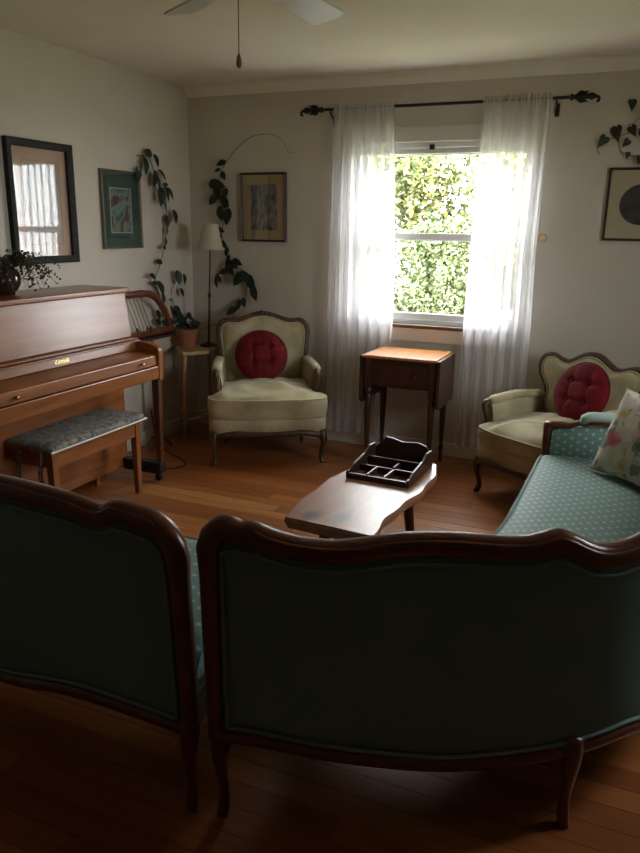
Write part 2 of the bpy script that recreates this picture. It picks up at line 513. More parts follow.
# ------------------------------------------------------------------ mesh helpers
class MB:
    def __init__(s):
        s.v, s.f, s.uv = [], [], {}

    def add(s, vs, fs, uvs=None):
        o = len(s.v)
        s.v += [Vector(v) for v in vs]
        s.f += [tuple(i + o for i in f) for f in fs]
        if uvs:
            for i, q in enumerate(uvs):
                s.uv[o + i] = q
        return s

    def box(s, x0, x1, y0, y1, z0, z1, mat=None):
        vs = [(x, y, z) for x in (x0, x1) for y in (y0, y1) for z in (z0, z1)]
        if mat is not None:
            vs = [mat @ Vector(v) for v in vs]
        return s.add(vs, [(0, 1, 3, 2), (4, 6, 7, 5), (0, 4, 5, 1), (2, 3, 7, 6), (0, 2, 6, 4), (1, 5, 7, 3)])

    def grid(s, fn, nu, nv, cu=False, cv=False, uvfn=None):
        vs, uvs = [], []
        for i in range(nu):
            for j in range(nv):
                u = i / (nu if cu else nu - 1)
                v = j / (nv if cv else nv - 1)
                vs.append(fn(u, v))
                if uvfn:
                    uvs.append(uvfn(u, v))
        fs = []
        for i in range(nu if cu else nu - 1):
            for j in range(nv if cv else nv - 1):
                a, b_ = i, (i + 1) % nu
                c, d = j, (j + 1) % nv
                fs.append((a * nv + c, b_ * nv + c, b_ * nv + d, a * nv + d))
        return s.add(vs, fs, uvs if uvfn else None)

    def tube(s, path, rad, n=10, ref=None, closed=False, cap=True, sq=1.0):
        """rad: list/number of r or (r_ref, r_side); ref: constant reference vector or list"""
        P = [Vector(q) for q in path]
        N = len(P)
        vs = []
        nrm = None
        for i in range(N):
            if closed:
                t = P[(i + 1) % N] - P[i - 1]
            else:
                t = P[min(i + 1, N - 1)] - P[max(i - 1, 0)]
            t.normalize()
            if ref is not None:
                rf = Vector(ref[i] if isinstance(ref, list) else ref)
                a = rf - t * rf.dot(t)
            else:
                if nrm is None:
                    rf = Vector((0, 0, 1)) if abs(t.z) < 0.9 else Vector((1, 0, 0))
                else:
                    rf = nrm
                a = rf - t * rf.dot(t)
            if a.length < 1e-6:
                a = t.orthogonal()
            a.normalize()
            nrm = a
            b_ = t.cross(a)
            r = rad[i] if isinstance(rad, list) else rad
            ra, rb = r if isinstance(r, tuple) else (r, r)
            for k in range(n):
                an = 2 * PI * k / n
                c_, s_ = math.cos(an), math.sin(an)
                if sq != 1.0:
                    c_ = math.copysign(abs(c_) ** sq, c_)
                    s_ = math.copysign(abs(s_) ** sq, s_)
                vs.append(P[i] + a * (ra * c_) + b_ * (rb * s_))
        fs = []
        for i in range(N if closed else N - 1):
            j = (i + 1) % N
            for k in range(n):
                m_ = (k + 1) % n
                fs.append((i * n + k, i * n + m_, j * n + m_, j * n + k))
        if cap and not closed:
            fs.append(tuple(range(n - 1, -1, -1)))
            fs.append(tuple((N - 1) * n + k for k in range(n)))
        return s.add(vs, fs)

    def lathe(s, prof, n=20, c=(0, 0, 0), axis=2):
        c = Vector(c)
        vs = []
        for (r, h) in prof:
            for k in range(n):
                a = 2 * PI * k / n
                q = (r * math.cos(a), r * math.sin(a), h)
                if axis == 0:
                    q = (h, r * math.cos(a), r * math.sin(a))
                elif axis == 1:
                    q = (r * math.sin(a), h, r * math.cos(a))
                vs.append(c + Vector(q))
        fs = []
        for i in range(len(prof) - 1):
            for k in range(n):
                m_ = (k + 1) % n
                fs.append((i * n + k, i * n + m_, (i + 1) * n + m_, (i + 1) * n + k))
        fs.append(tuple(range(n - 1, -1, -1)))
        fs.append(tuple((len(prof) - 1) * n + k for k in range(n)))
        return s.add(vs, fs)

    def prism(s, pts, to3, h0, h1):
        """pts 2-D outline, to3(a,b,h) -> 3-D"""
        n = len(pts)
        vs = [to3(a, b_, h0) for a, b_ in pts] + [to3(a, b_, h1) for a, b_ in pts]
        fs = [tuple(range(n - 1, -1, -1)), tuple(range(n, 2 * n))]
        for i in range(n):
            j = (i + 1) % n
            fs.append((i, j, n + j, n + i))
        return s.add(vs, fs)

    def xf(s, mat):
        s.v = [mat @ v for v in s.v]
        return s

    def build(s, name, mat, parent=None, smooth=False, bevel=0, seg=2, origin=None, angle=40):
        off = Vector(origin) if origin is not None else (parent.location.copy() if (parent is not None and parent.get('_w')) else Vector())
        if parent is not None and parent.parent is not None and parent.parent.get('_w') and origin is None:
            off = parent.parent.location.copy()
        me = bpy.data.meshes.new(name)
        me.from_pydata([v - off for v in s.v], [], s.f)
        if s.uv:
            ul = me.uv_layers.new(name='UVMap')
            for lp in me.loops:
                ul.data[lp.index].uv = s.uv.get(lp.vertex_index, (0, 0))
        bm = bmesh.new()
        bm.from_mesh(me)
        bmesh.ops.recalc_face_normals(bm, faces=bm.faces)
        bm.to_mesh(me)
        bm.free()
        me.materials.append(MATS[mat])
        if smooth:
            me.polygons.foreach_set('use_smooth', [True] * len(me.polygons))
            if smooth != 'all':
                me.set_sharp_from_angle(angle=R(angle))
        o = bpy.data.objects.new(name, me)
        COL.objects.link(o)
        if parent is not None:
            o.parent = parent
        elif origin is not None:
            o.location = off
        if bevel:
            md = o.modifiers.new('bevel', 'BEVEL')
            md.width = bevel
            md.segments = seg
            md.limit_method = 'ANGLE'
            md.angle_limit = R(35)
        return o


def tag(o, label, cat, group=None):
    o['label'] = label
    o['category'] = cat
    if group:
        o['group'] = group
    return o


def thing(name, label, cat, loc=(0, 0, 0), rz=0, group=None, w=False):
    """Empty at the base; w=True: children are given in world coordinates (no rotation)"""
    o = bpy.data.objects.new(name, None)
    COL.objects.link(o)
    o.location = loc
    o.rotation_euler = (0, 0, rz)
    o.empty_display_size = 0.1
    if w:
        o['_w'] = 1
    return tag(o, label, cat, group)


def struct(name, loc=(0, 0, 0)):
    o = bpy.data.objects.new(name, None)
    COL.objects.link(o)
    o.location = loc
    o['kind'] = 'structure'
    return o


def crom(pts, n):
    """Catmull-Rom through points, n samples evenly by arc length"""
    P = [Vector(q) for q in pts]
    P = [2 * P[0] - P[1]] + P + [2 * P[-1] - P[-2]]
    out = []
    for i in range(1, len(P) - 2):
        for k in range(24):
            t = k / 24
            a, b_, c, d = P[i - 1], P[i], P[i + 1], P[i + 2]
            out.append(0.5 * ((2 * b_) + (c - a) * t + (2 * a - 5 * b_ + 4 * c - d) * t * t + (3 * b_ - a - 3 * c + d) * t ** 3))
    out.append(P[-2])
    L = [0]
    for i in range(1, len(out)):
        L.append(L[-1] + (out[i] - out[i - 1]).length)
    res = []
    j = 0
    for k in range(n):
        t = L[-1] * k / (n - 1)
        while j < len(L) - 2 and L[j + 1] < t:
            j += 1
        q = (t - L[j]) / max(1e-9, L[j + 1] - L[j])
        res.append(out[j].lerp(out[j + 1], min(1, max(0, q))))
    return res


def interp(tab, x):
    """smooth interpolation of (x, y) pairs"""
    if x <= tab[0][0]:
        return tab[0][1]
    for i in range(len(tab) - 1):
        if x <= tab[i + 1][0]:
            a, b_ = tab[i], tab[i + 1]
            p0 = tab[max(i - 1, 0)]
            p3 = tab[min(i + 2, len(tab) - 1)]
            h = b_[0] - a[0]
            t = (x - a[0]) / h
            m0 = (b_[1] - p0[1]) / max(1e-9, b_[0] - p0[0]) * h
            m1 = (p3[1] - a[1]) / max(1e-9, p3[0] - a[0]) * h
            return (2 * t ** 3 - 3 * t * t + 1) * a[1] + (t ** 3 - 2 * t * t + t) * m0 + (-2 * t ** 3 + 3 * t * t) * b_[1] + (t ** 3 - t * t) * m1
    return tab[-1][1]


# ------------------------------------------------------------------ room shell
H = 2.44
RX, RY = 4.2, -6.6
floor = MB().box(-0.15, RX + 0.15, RY - 0.15, 0.15, -0.15, -0.012).build('floor', 'oak_floor')
floor['kind'] = 'structure'
pm = bpy.data.meshes.new('plank')
_b = MB().box(-0.5, 0.5, -0.5, 0.5, -0.5, 0.5)
pm.from_pydata(_b.v, [], _b.f)
pm.materials.append(MATS['oak_floor'])
PW = 0.0835
rr = random.Random(21)
for i in range(52):
    y1 = -i * PW
    x = -rr.uniform(0, 0.9)
    while x < RX:
        ln = rr.uniform(1.1, 2.6)
        a, b_ = max(x, 0), min(x + ln, RX)
        if b_ - a > 0.05:
            o = bpy.data.objects.new('plank', pm)
            COL.objects.link(o)
            o.parent = floor
            o.scale = (b_ - a - 0.0016, PW - 0.0018, 0.012)
            o.location = ((a + b_) / 2, y1 - PW / 2, -0.006)
        x += ln
o = MB().box(0, RX, RY, -52 * PW, -0.012, 0).build('plank_field', 'oak_floor', floor)
o['kind'] = 'stuff'

WX0, WX1, WZ0, WZ1 = 1.26, 2.44, 0.885, 2.03
wb = MB()
wb.box(-0.15, WX0, 0, 0.15, -0.15, H + 0.2).box(WX1, RX + 0.15, 0, 0.15, -0.15, H + 0.2)
wb.box(WX0, WX1, 0, 0.15, -0.15, WZ0).box(WX0, WX1, 0, 0.15, WZ1, H + 0.2)
o = wb.build('wall_back', 'wall_paint')
o['kind'] = 'structure'
for nm, bx in (('wall_left', (-0.15, 0, RY - 0.15, 0.0, -0.15, H + 0.2)),
                              ('wall_rear', (0, RX, RY - 0.15, RY, -0.15, H + 0.2))):
    o = MB().box(*bx).build(nm, 'wall_paint')
    o['kind'] = 'structure'
VY0, VY1 = -2.3, -1.55
o = MB().box(RX, RX + 0.15, RY - 0.15, VY0, -0.15, H + 0.2).box(RX, RX + 0.15, VY1, 0, -0.15, H + 0.2).box(RX, RX + 0.15, VY0, VY1, -0.15, WZ0).box(RX, RX + 0.15, VY0, VY1, WZ1, H + 0.2).build('wall_right', 'wall_paint')
o['kind'] = 'structure'
o = MB().box(0, RX, RY, 0, H, H + 0.2).build('ceiling', 'ceiling_paint')
o['kind'] = 'structure'
for nm, bx in (('baseboard_back', (0.016, RX, -0.016, 0, 0, 0.095)), ('baseboard_left', (0, 0.016, RY, -0.0, 0, 0.095)),
               ('baseboard_right', (RX - 0.016, RX, RY, -0.016, 0, 0.095))):
    o = MB().box(*bx).build(nm, 'trim_paint', bevel=0.005)
    o['kind'] = 'structure'
# cove moulding on the window wall
prof = [(0, 0), (0.0, -0.07), (-0.008, -0.07), (-0.014, -0.058), (-0.02, -0.04), (-0.034, -0.02), (-0.05, -0.012), (-0.055, 0)]
o = MB().prism(prof, lambda a, b_, h: (h, a, H + b_), 0.0, RX).build('trim_1', 'ceiling_paint', smooth=True)
o['kind'] = 'structure'

# window
win = struct('window_1', (1.85, 0, WZ0))
win['_w'] = 1
fr = MB()
fr.box(WX0, WX0 + 0.045, 0.03, 0.13, WZ0, WZ1).box(WX1 - 0.045, WX1, 0.03, 0.13, WZ0, WZ1)
fr.box(WX0 + 0.045, WX1 - 0.045, 0.03, 0.13, WZ0, WZ0 + 0.028)
fr.box(WX0 + 0.045, WX1 - 0.045, 0.03, 0.13, WZ1 - 0.03, WZ1)
fr.build('window_frame', 'vinyl_white', win, bevel=0.003)
for k in range(3):
    MB().box(WX0 + 0.045, WX1 - 0.045, 0.022 + 0.008 * k, 0.05, WZ1 - 0.062 + 0.011 * k - 0.006, WZ1 - 0.055 + 0.011 * k).build('head_rib', 'vinyl_white', win)
MB().box(1.775, 1.805, 0.005, 0.03, WZ1 - 0.045, WZ1 - 0.015).build('latch', 'black_iron', win, bevel=0.003)
xa, xb = WX0 + 0.045, WX1 - 0.045
for nm, z0, z1, y0 in (('upper_sash', 1.425, WZ1 - 0.03, 0.09), ('lower_sash', WZ0 + 0.028, 1.475, 0.045)):
    s = MB()
    w_ = 0.035
    s.box(xa, xa + w_, y0, y0 + 0.035, z0, z1).box(xb - w_, xb, y0, y0 + 0.035, z0, z1)
    s.box(xa + w_, xb - w_, y0, y0 + 0.035, z0, z0 + 0.042).box(xa + w_, xb - w_, y0, y0 + 0.035, z1 - 0.042, z1)
    so = s.build(nm, 'vinyl_white', win, bevel=0.003)
    MB().box(xa + w_ - 0.004, xb - w_ + 0.004, y0 + 0.015, y0 + 0.019, z0 + 0.038, z1 - 0.038).build('pane', 'pane_glass', so)
MB().box(WX0 - 0.06, WX1 + 0.03, -0.02, 0.0, WZ1, WZ1 + 0.088).build('head_casing', 'trim_paint', win, bevel=0.004)
for s in (0, 1):
    x0 = WX0 - 0.06 if s == 0 else WX1
    MB().box(x0, x0 + (0.06 if s == 0 else 0.03), -0.018, 0.0, WZ0, WZ1).build('side_casing', 'trim_paint', win, bevel=0.004)
MB().box(WX0 - 0.06, WX1 + 0.03, -0.035, 0.03, WZ0 - 0.024, WZ0).build('sill', 'sill_wood', win, bevel=0.006)
MB().box(WX0 - 0.06, WX1 + 0.03, -0.018, 0.0, WZ0 - 0.115, WZ0 - 0.024).build('apron', 'trim_paint', win, bevel=0.004)

# second window in the right-hand wall, out of frame
win2 = struct('window_2', (RX, -1.925, WZ0))
win2['_w'] = 1
fr = MB()
for y in (VY0, -1.925 - 0.0225, VY1 - 0.045):
    fr.box(RX + 0.03, RX + 0.13, y, y + 0.045, WZ0, WZ1)
fr.box(RX + 0.03, RX + 0.13, VY0 + 0.045, VY1 - 0.045, WZ0, WZ0 + 0.05).box(RX + 0.03, RX + 0.13, VY0 + 0.045, VY1 - 0.045, WZ1 - 0.05, WZ1)
fr.build('window_frame', 'vinyl_white', win2, bevel=0.003)
MB().box(RX + 0.08, RX + 0.084, VY0 + 0.04, VY1 - 0.04, WZ0 + 0.045, WZ1 - 0.045).build('pane', 'pane_glass', win2)
MB().box(RX - 0.045, RX + 0.03, VY0 - 0.08, VY1 + 0.08, WZ0 - 0.028, WZ0).build('sill', 'sill_wood', win2, bevel=0.006)
MB().box(RX - 0.018, RX, VY0 - 0.075, VY1 + 0.075, WZ1, WZ1 + 0.08).build('head_casing', 'trim_paint', win2, bevel=0.004)
for y in (VY0 - 0.075, VY1):
    MB().box(RX - 0.018, RX, y, y + 0.075, WZ0, WZ1).build('side_casing', 'trim_paint', win2, bevel=0.004)


# ------------------------------------------------------------------ green sofas
def cabriole(x, y, z1, out, mat_name, parent, r0=0.03, bend=0.03, foot=0.02, z0=0.0, caster=False):
    ox, oy = out
    pth, rad = [], []
    for t, b_, r in ((0, 0.0, 1.05), (0.12, 0.35, 1.0), (0.28, 0.75, 0.85), (0.45, 0.62, 0.66), (0.62, 0.25, 0.54), (0.78, 0.05, 0.48), (0.9, 0.2, 0.5), (0.97, 0.55, 0.58), (1, 0.6, 0.55)):
        pth.append((x + ox * bend * b_, y + oy * bend * b_, z1 + (z0 - z1) * t))
        rad.append(r0 * r)
    P = crom(pth, 18)
    rr_ = [interp(list(zip([i / 8 for i in range(9)], rad)), k / 17) for k in range(18)]
    return MB().tube(P, rr_, 10).build('leg', mat_name, parent, smooth='all')


def sofa(root, back, front, ztab, zbtab, corner, seat_z, legs, lean=0.035, arm=None, left_open=True):
    N = 90
    B = crom([(x, y, 0) for x, y in back], N)
    F = crom([(x, y, 0) for x, y in front], N)
    L = sum((B[i + 1] - B[i]).length for i in range(N - 1))

    def at(C, t):
        t = min(max(t, 0), 1) * (N - 1)
        i = min(int(t), N - 2)
        return C[i].lerp(C[i + 1], t - i)

    def nout(t):
        e = 0.012
        d = at(B, t + e) - at(B, t - e)
        n_ = Vector((d.y, -d.x, 0)).normalized()
        if n_.dot(at(F, t) - at(B, t)) > 0:
            n_ = -n_
        return n_

    def zt(t, inset=0.0):
        s = t * L
        z = interp(ztab, t) - inset
        for q in (s - inset, L - s - inset):
            r_ = max(corner - inset, 0.014)
            if q < r_:
                q = max(q, 0)
                z -= r_ - math.sqrt(max(0, r_ * r_ - (r_ - q) ** 2))
        return z

    def zb(t):
        return interp(zbtab, t)

    def P(t, z, off=0.0):
        n_ = nout(t)
        return at(B, t) + n_ * (off + lean * (z - 0.25) / 0.6) + Vector((0, 0, z))

    # dense parameters near the ends
    ts = [0.5 - 0.5 * math.cos(PI * k / 119) for k in range(120)]
    ts = [0.55 * a + 0.45 * k / 119 for k, a in enumerate(ts)]
    path, refs, rad = [], [], []
    for k in range(9):
        z = zb(0) - 0.02 + (zt(0) - zb(0) + 0.02) * k / 9
        path.append(P(0, z))
        refs.append(nout(0))
        rad.append((0.024, 0.019 + 0.006 * k / 9))
    for t in ts:
        path.append(P(t, zt(t)))
        refs.append(nout(t))
        rad.append((0.026, 0.029))
    for k in range(9):
        z = zt(1) + (zb(1) - 0.02 - zt(1)) * (k + 1) / 9
        path.append(P(1, z))
        refs.append(nout(1))
        rad.append((0.024, 0.025 - 0.006 * k / 9))
    frame = MB().tube(path, rad, 12, ref=refs, sq=0.75).build('back_frame', 'mahogany', root, smooth='all')
    # moulded bead on the outside of the frame
    MB().tube([P(t, zt(t) + 0.012, 0.022) for t in ts[8:-8]], 0.007, 6).build('bead', 'mahogany', frame, smooth='all')
    MB().tube([P(t, zb(t) - 0.012) for t in ts], (0.024, 0.02), 10, ref=[nout(t) for t in ts], sq=0.75).build('bottom_rail', 'mahogany', root, smooth='all')
    ins = 0.032
    e0 = ins / L

    def tt(u):
        return e0 + (1 - 2 * e0) * u

    # outer panel: its edge runs under the frame
    pin = 0.010

    def tp(u):
        return pin / L + (1 - 2 * pin / L) * u

    def outer(u, v):
        t = tp(u)
        z0, z1 = zb(t) + 0.002, zt(t, pin)
        z = z0 + (max(z1, z0) - z0) * v
        bul = 0.012 * (1 - abs(2 * u - 1) ** 14) * (1 - abs(2 * v - 1) ** 6)
        return P(t, z, 0.004 + bul)
    outer_o = MB().grid(outer, 90, 20).build('outer_back', 'teal_back', root, smooth='all')
    edge = [P(tt(k / 110), zt(tt(k / 110), ins) - 0.012, 0.018) for k in range(111)]
    edge += [P(tt(1), zt(tt(1), ins) - 0.012 + (zb(1) + 0.016 - zt(tt(1), ins) + 0.012) * k / 12, 0.014) for k in range(1, 12)]
    edge += [P(tt(1 - k / 110), zb(tt(1 - k / 110)) + 0.016, 0.014) for k in range(111)]
    edge += [P(tt(0), zb(0) + 0.016 + (zt(tt(0), ins) - 0.012 - zb(0) - 0.016) * k / 12, 0.014) for k in range(1, 12)]
    MB().tube(edge, 0.0062, 6, closed=True).build('piping', 'teal_piping', outer_o, smooth='all')

    # inner padded back
    def inner(u, v):
        t = tp(u)
        z0, z1 = seat_z - 0.1, zt(t, pin) - 0.004
        z = z0 + (max(z1, z0) - z0) * v
        bul = (1 - abs(2 * u - 1) ** 10) ** 0.5 * (1 - v ** 10) ** 0.5 if v < 1 else 0
        return P(t, z, -0.012 - 0.078 * bul)
    MB().grid(inner, 90, 20, uvfn=lambda u, v: (u * L, v * 0.5)).build('inner_back', 'teal_dots', root, smooth='all')

    # seat cushion (ring profile swept from end to end)
    prof = [(0.09, 0.0), (0.09, 0.35), (0.12, 0.8), (0.2, 0.97), (0.4, 1.06), (0.6, 1.08), (0.8, 1.05), (0.93, 0.98), (0.985, 0.84), (1.0, 0.6), (1.0, 0.4), (0.985, 0.15), (0.95, 0.0)]
    zc0, zc1 = seat_z - 0.125, seat_z
    nv = len(prof)

    def cush(u, v):
        i = min(int(round(v * (nv - 1))), nv - 1)
        w_, q = prof[i]
        t = 0.012 + 0.976 * u
        e_ = min(u, 1 - u) * L
        rd = 1 - max(0, (0.05 - e_) / 0.05) ** 2 * 0.35
        zm = (zc0 + zc1) / 2
        z = zc0 + (zc1 - zc0) * q
        z = zm + (z - zm) * rd
        b_, f_ = at(B, t), at(F, t)
        return b_.lerp(f_, w_) + Vector((0, 0, z))
    cm = MB().grid(cush, 80, nv, uvfn=lambda u, v: (u * L * 0.8, prof[min(int(round(v * (nv - 1))), nv - 1)][0] * 0.66 + (0.06 if v > 0.7 else 0)))
    k0 = [i for i in range(nv)]
    cm.f.append(tuple(k0))
    cm.f.append(tuple(79 * nv + i for i in reversed(k0)))
    cu = cm.build('seat_cushion', 'teal_dots', root, smooth=True, angle=60)
    for q in (0.9, 0.12):
        MB().tube([at(B, t).lerp(at(F, t), 0.966 if q > 0.5 else 0.99) + Vector((0, 0, zc0 + (zc1 - zc0) * q)) for t in [0.02 + 0.96 * k / 60 for k in range(61)]], 0.0055, 6).build('piping', 'teal_piping', cu, smooth='all')
    # seat base
    prb = [(0.03, 0.235), (0.03, zc0), (0.97, zc0), (0.97, 0.235)]
    bm_ = MB().grid(lambda u, v: at(B, 0.004 + 0.992 * u).lerp(at(F, 0.004 + 0.992 * u), prb[int(round(v * 3))][0]) + Vector((0, 0, prb[int(round(v * 3))][1])), 60, 4, cv=False)
    bm_.f += [(0, 1, 2, 3), tuple(59 * 4 + i for i in (3, 2, 1, 0))]
    # close the underside
    for i in range(59):
        bm_.f.append((i * 4, (i + 1) * 4, (i + 1) * 4 + 3, i * 4 + 3))
    bm_.build('seat_base', 'teal_back', root, smooth=True)
    MB().tube([at(B, t).lerp(at(F, t), 0.97) + Vector((0, 0, 0.225 - 0.012 * math.sin(t * PI * 4) ** 2)) for t in [k / 60 for k in range(61)]], (0.022, 0.02), 8, ref=(0, 0, 1)).build('front_rail', 'mahogany', root, smooth='all')
    for (x, y, ox, oy, z1) in legs:
        cabriole(x, y, z1, (ox, oy), 'mahogany', root, 0.028, 0.018)
    return at, B, F, P, nout, zt


# straight section on the left
sl = thing('sofa', 'straight teal sofa section with mahogany frame, seen from behind at lower left', 'sofa', (1.55, -3.1, 0), w=True)
zt_l = [(0, 0.822), (0.08, 0.824), (0.115, 0.83), (0.135, 0.816), (0.17, 0.814), (0.26, 0.826), (0.5, 0.835), (0.74, 0.826), (0.81, 0.812), (0.845, 0.816), (0.865, 0.832), (0.92, 0.828), (1.0, 0.822)]
zb_l = [(0, 0.262), (0.1, 0.268), (0.3, 0.262), (0.5, 0.228), (0.7, 0.262), (0.9, 0.268), (1, 0.262)]
sofa(sl, [(0.86, -3.39), (1.5, -3.375), (2.155, -3.39)], [(0.86, -2.74), (1.5, -2.72), (2.155, -2.74)], zt_l, zb_l, 0.085, 0.455,
     [(2.148, -3.385, 0.2, -1, 0.27), (0.88, -3.385, -0.2, -1, 0.27), (2.13, -2.775, 0, 1, 0.24), (0.88, -2.775, 0, 1, 0.24)])

# curved section
sr = thing('sofa', 'curved teal sofa section with polka dot seat, wrapping round to the right', 'sofa', (2.75, -2.6, 0), w=True)
zt_r = [(0, 0.836), (0.014, 0.838), (0.028, 0.822), (0.034, 0.826), (0.05, 0.806), (0.072, 0.790), (0.104, 0.784), (0.151, 0.806), (0.191, 0.811), (0.232, 0.804), (0.255, 0.808), (0.270, 0.824), (0.282, 0.812), (0.298, 0.786), (0.316, 0.776), (0.335, 0.784), (0.355, 0.802), (0.40, 0.828), (0.5, 0.845), (0.6, 0.845), (0.75, 0.80), (0.88, 0.70), (1, 0.62)]
zb_r = [(0, 0.272), (0.03, 0.265), (0.1, 0.228), (0.19, 0.205), (0.28, 0.235), (0.355, 0.265), (0.37, 0.265), (0.46, 0.225), (0.6, 0.215), (0.8, 0.225), (0.95, 0.26), (1, 0.262)]
RB = [(2.225, -3.385), (2.62, -3.235), (3.06, -3.03), (3.29, -2.74), (3.41, -2.3), (3.44, -1.75), (3.40, -1.12)]
RF = [(2.225, -2.76), (2.45, -2.68), (2.62, -2.45), (2.69, -2.15), (2.705, -1.8), (2.71, -1.45), (2.715, -1.10)]
at, B, F, P, nout, zt = sofa(sr, RB, RF, zt_r, zb_r, 0.05, 0.44,
                             [(2.235, -3.365, -0.2, -1, 0.27), (3.058, -3.035, 0.4, -0.9, 0.27), (3.42, -1.15, 1, 0, 0.26), (2.775, -1.14, -1, 0, 0.24), (2.73, -2.2, -1, 0, 0.24), (2.26, -2.8, 0, 1, 0.24)])
# arm at the far end
ay = -1.10
am = MB().grid(lambda u, v: (2.775 + 0.62 * u, ay + 0.03 - 0.055 * math.sin(PI * min(1, v * 1.0)) ** 0.5 * (1 if v < 1 else 0), 0.33 + (interp([(0, 0.56), (0.25, 0.58), (0.6, 0.605), (1, 0.62)], u) - 0.33) * v), 20, 10,
               uvfn=lambda u, v: (u * 0.62, v * 0.3))
arm_o = am.build('arm_panel', 'teal_dots', sr, smooth='all')
MB().grid(lambda u, v: (2.775 + 0.62 * u, ay + 0.045, 0.25 + (interp([(0, 0.56), (1, 0.62)], u) - 0.25) * v), 10, 4).build('arm_outside', 'teal_back', sr, smooth='all')
MB().tube([(2.765, ay + 0.03, 0.24), (2.758, ay + 0.03, 0.38), (2.752, ay + 0.03, 0.50), (2.752, ay + 0.03, 0.575)], [(0.022, 0.024)] * 4, 8, ref=(0, 1, 0), sq=0.7).build('arm_post', 'mahogany', sr, smooth=True)
MB().tube(crom([(2.735, ay + 0.03, 0.572), (2.80, ay + 0.03, 0.579), (2.87, ay + 0.03, 0.582), (2.90, ay + 0.03, 0.60), (3.1, ay + 0.03, 0.612), (3.4, ay + 0.03, 0.63)], 24), (0.016, 0.026), 8, ref=(0, 0, 1), sq=0.8).build('arm_rail', 'mahogany', sr, smooth='all')
MB().tube(crom([(2.905, ay + 0.02, 0.60), (2.93, ay + 0.02, 0.63), (3.0, ay + 0.02, 0.638), (3.2, ay + 0.02, 0.645), (3.34, ay + 0.02, 0.64)], 20), [(0.012, 0.02)] + [(0.024, 0.04)] * 18 + [(0.012, 0.02)], 12, ref=(0, 0, 1)).build('arm_pad', 'teal_dots', sr, smooth='all')


# ------------------------------------------------------------------ cushions
def pillow_mesh(w, h, d, n=26):
    def side(sg):
        def fn(u, v):
            a, c = 2 * u - 1, 2 * v - 1
            px = a * (1 - 0.07 * (1 - c * c) * 0 - 0.06 * (1 - a * a) * 0)
            pin = 1 - 0.10 * (1 - abs(c) ** 2) * abs(a) ** 6 - 0.0
            pin2 = 1 - 0.10 * (1 - abs(a) ** 2) * abs(c) ** 6
            t = max(0, (1 - a * a)) ** 0.42 * max(0, (1 - c * c)) ** 0.42
            return (px * w / 2 * pin, sg * d / 2 * t, c * h / 2 * pin2)
        return fn
    return MB().grid(side(1), n, n).grid(side(-1), n, n)


def round_cushion(label, loc, rot):
    o = bpy.data.objects.new('round_cushion', None)
    COL.objects.link(o)
    o.location = loc
    o.rotation_euler = rot
    tag(o, label, 'cushion', 'round red tufted cushions')
    Rr = 0.176
    dm = [(sx * 0.058, sz * 0.055) for sx in (-1, 1) for sz in (-1, 1)]

    def surf(sg):
        def fn(u, v):
            a = 2 * PI * u
            r = v
            x, z = Rr * r * math.cos(a), Rr * r * math.sin(a)
            y = 0.052 * max(0, 1 - r ** 3.2) ** 0.5
            for (dx, dz) in dm:
                y -= 0.017 * math.exp(-((x - dx) ** 2 + (z - dz) ** 2) / 0.00042)
            for q in (-0.058, 0.058):
                y -= 0.008 * math.exp(-((x - q) / 0.010) ** 2) * (1 - r ** 2) ** 0.5
                y -= 0.008 * math.exp(-((z - q * 0.95) / 0.010) ** 2) * (1 - r ** 2) ** 0.5
            # radial pleats
            y -= 0.004 * (0.5 + 0.5 * math.cos(12 * a)) * r * (1 - r) * 4 * 0.5
            return (x, sg * max(y, 0.0), z)
        return fn
    MB().grid(surf(-1), 56, 22, cu=True).grid(surf(1), 56, 22, cu=True).build('cover', 'red_velvet', o, smooth='all')
    MB().tube([(Rr * math.cos(2 * PI * k / 48), 0, Rr * math.sin(2 * PI * k / 48)) for k in range(48)], 0.006, 6, closed=True).build('piping', 'red_velvet', o, smooth='all')
    for (dx, dz) in dm:
        y = -0.052 * max(0, 1 - (math.hypot(dx, dz) / Rr) ** 3.2) ** 0.5 + 0.012
        MB().lathe([(0.0005, -0.006), (0.006, -0.005), (0.009, 0), (0.006, 0.004)], 10, (dx, y, dz), axis=1).build('button', 'red_velvet', o, smooth='all')
    return o


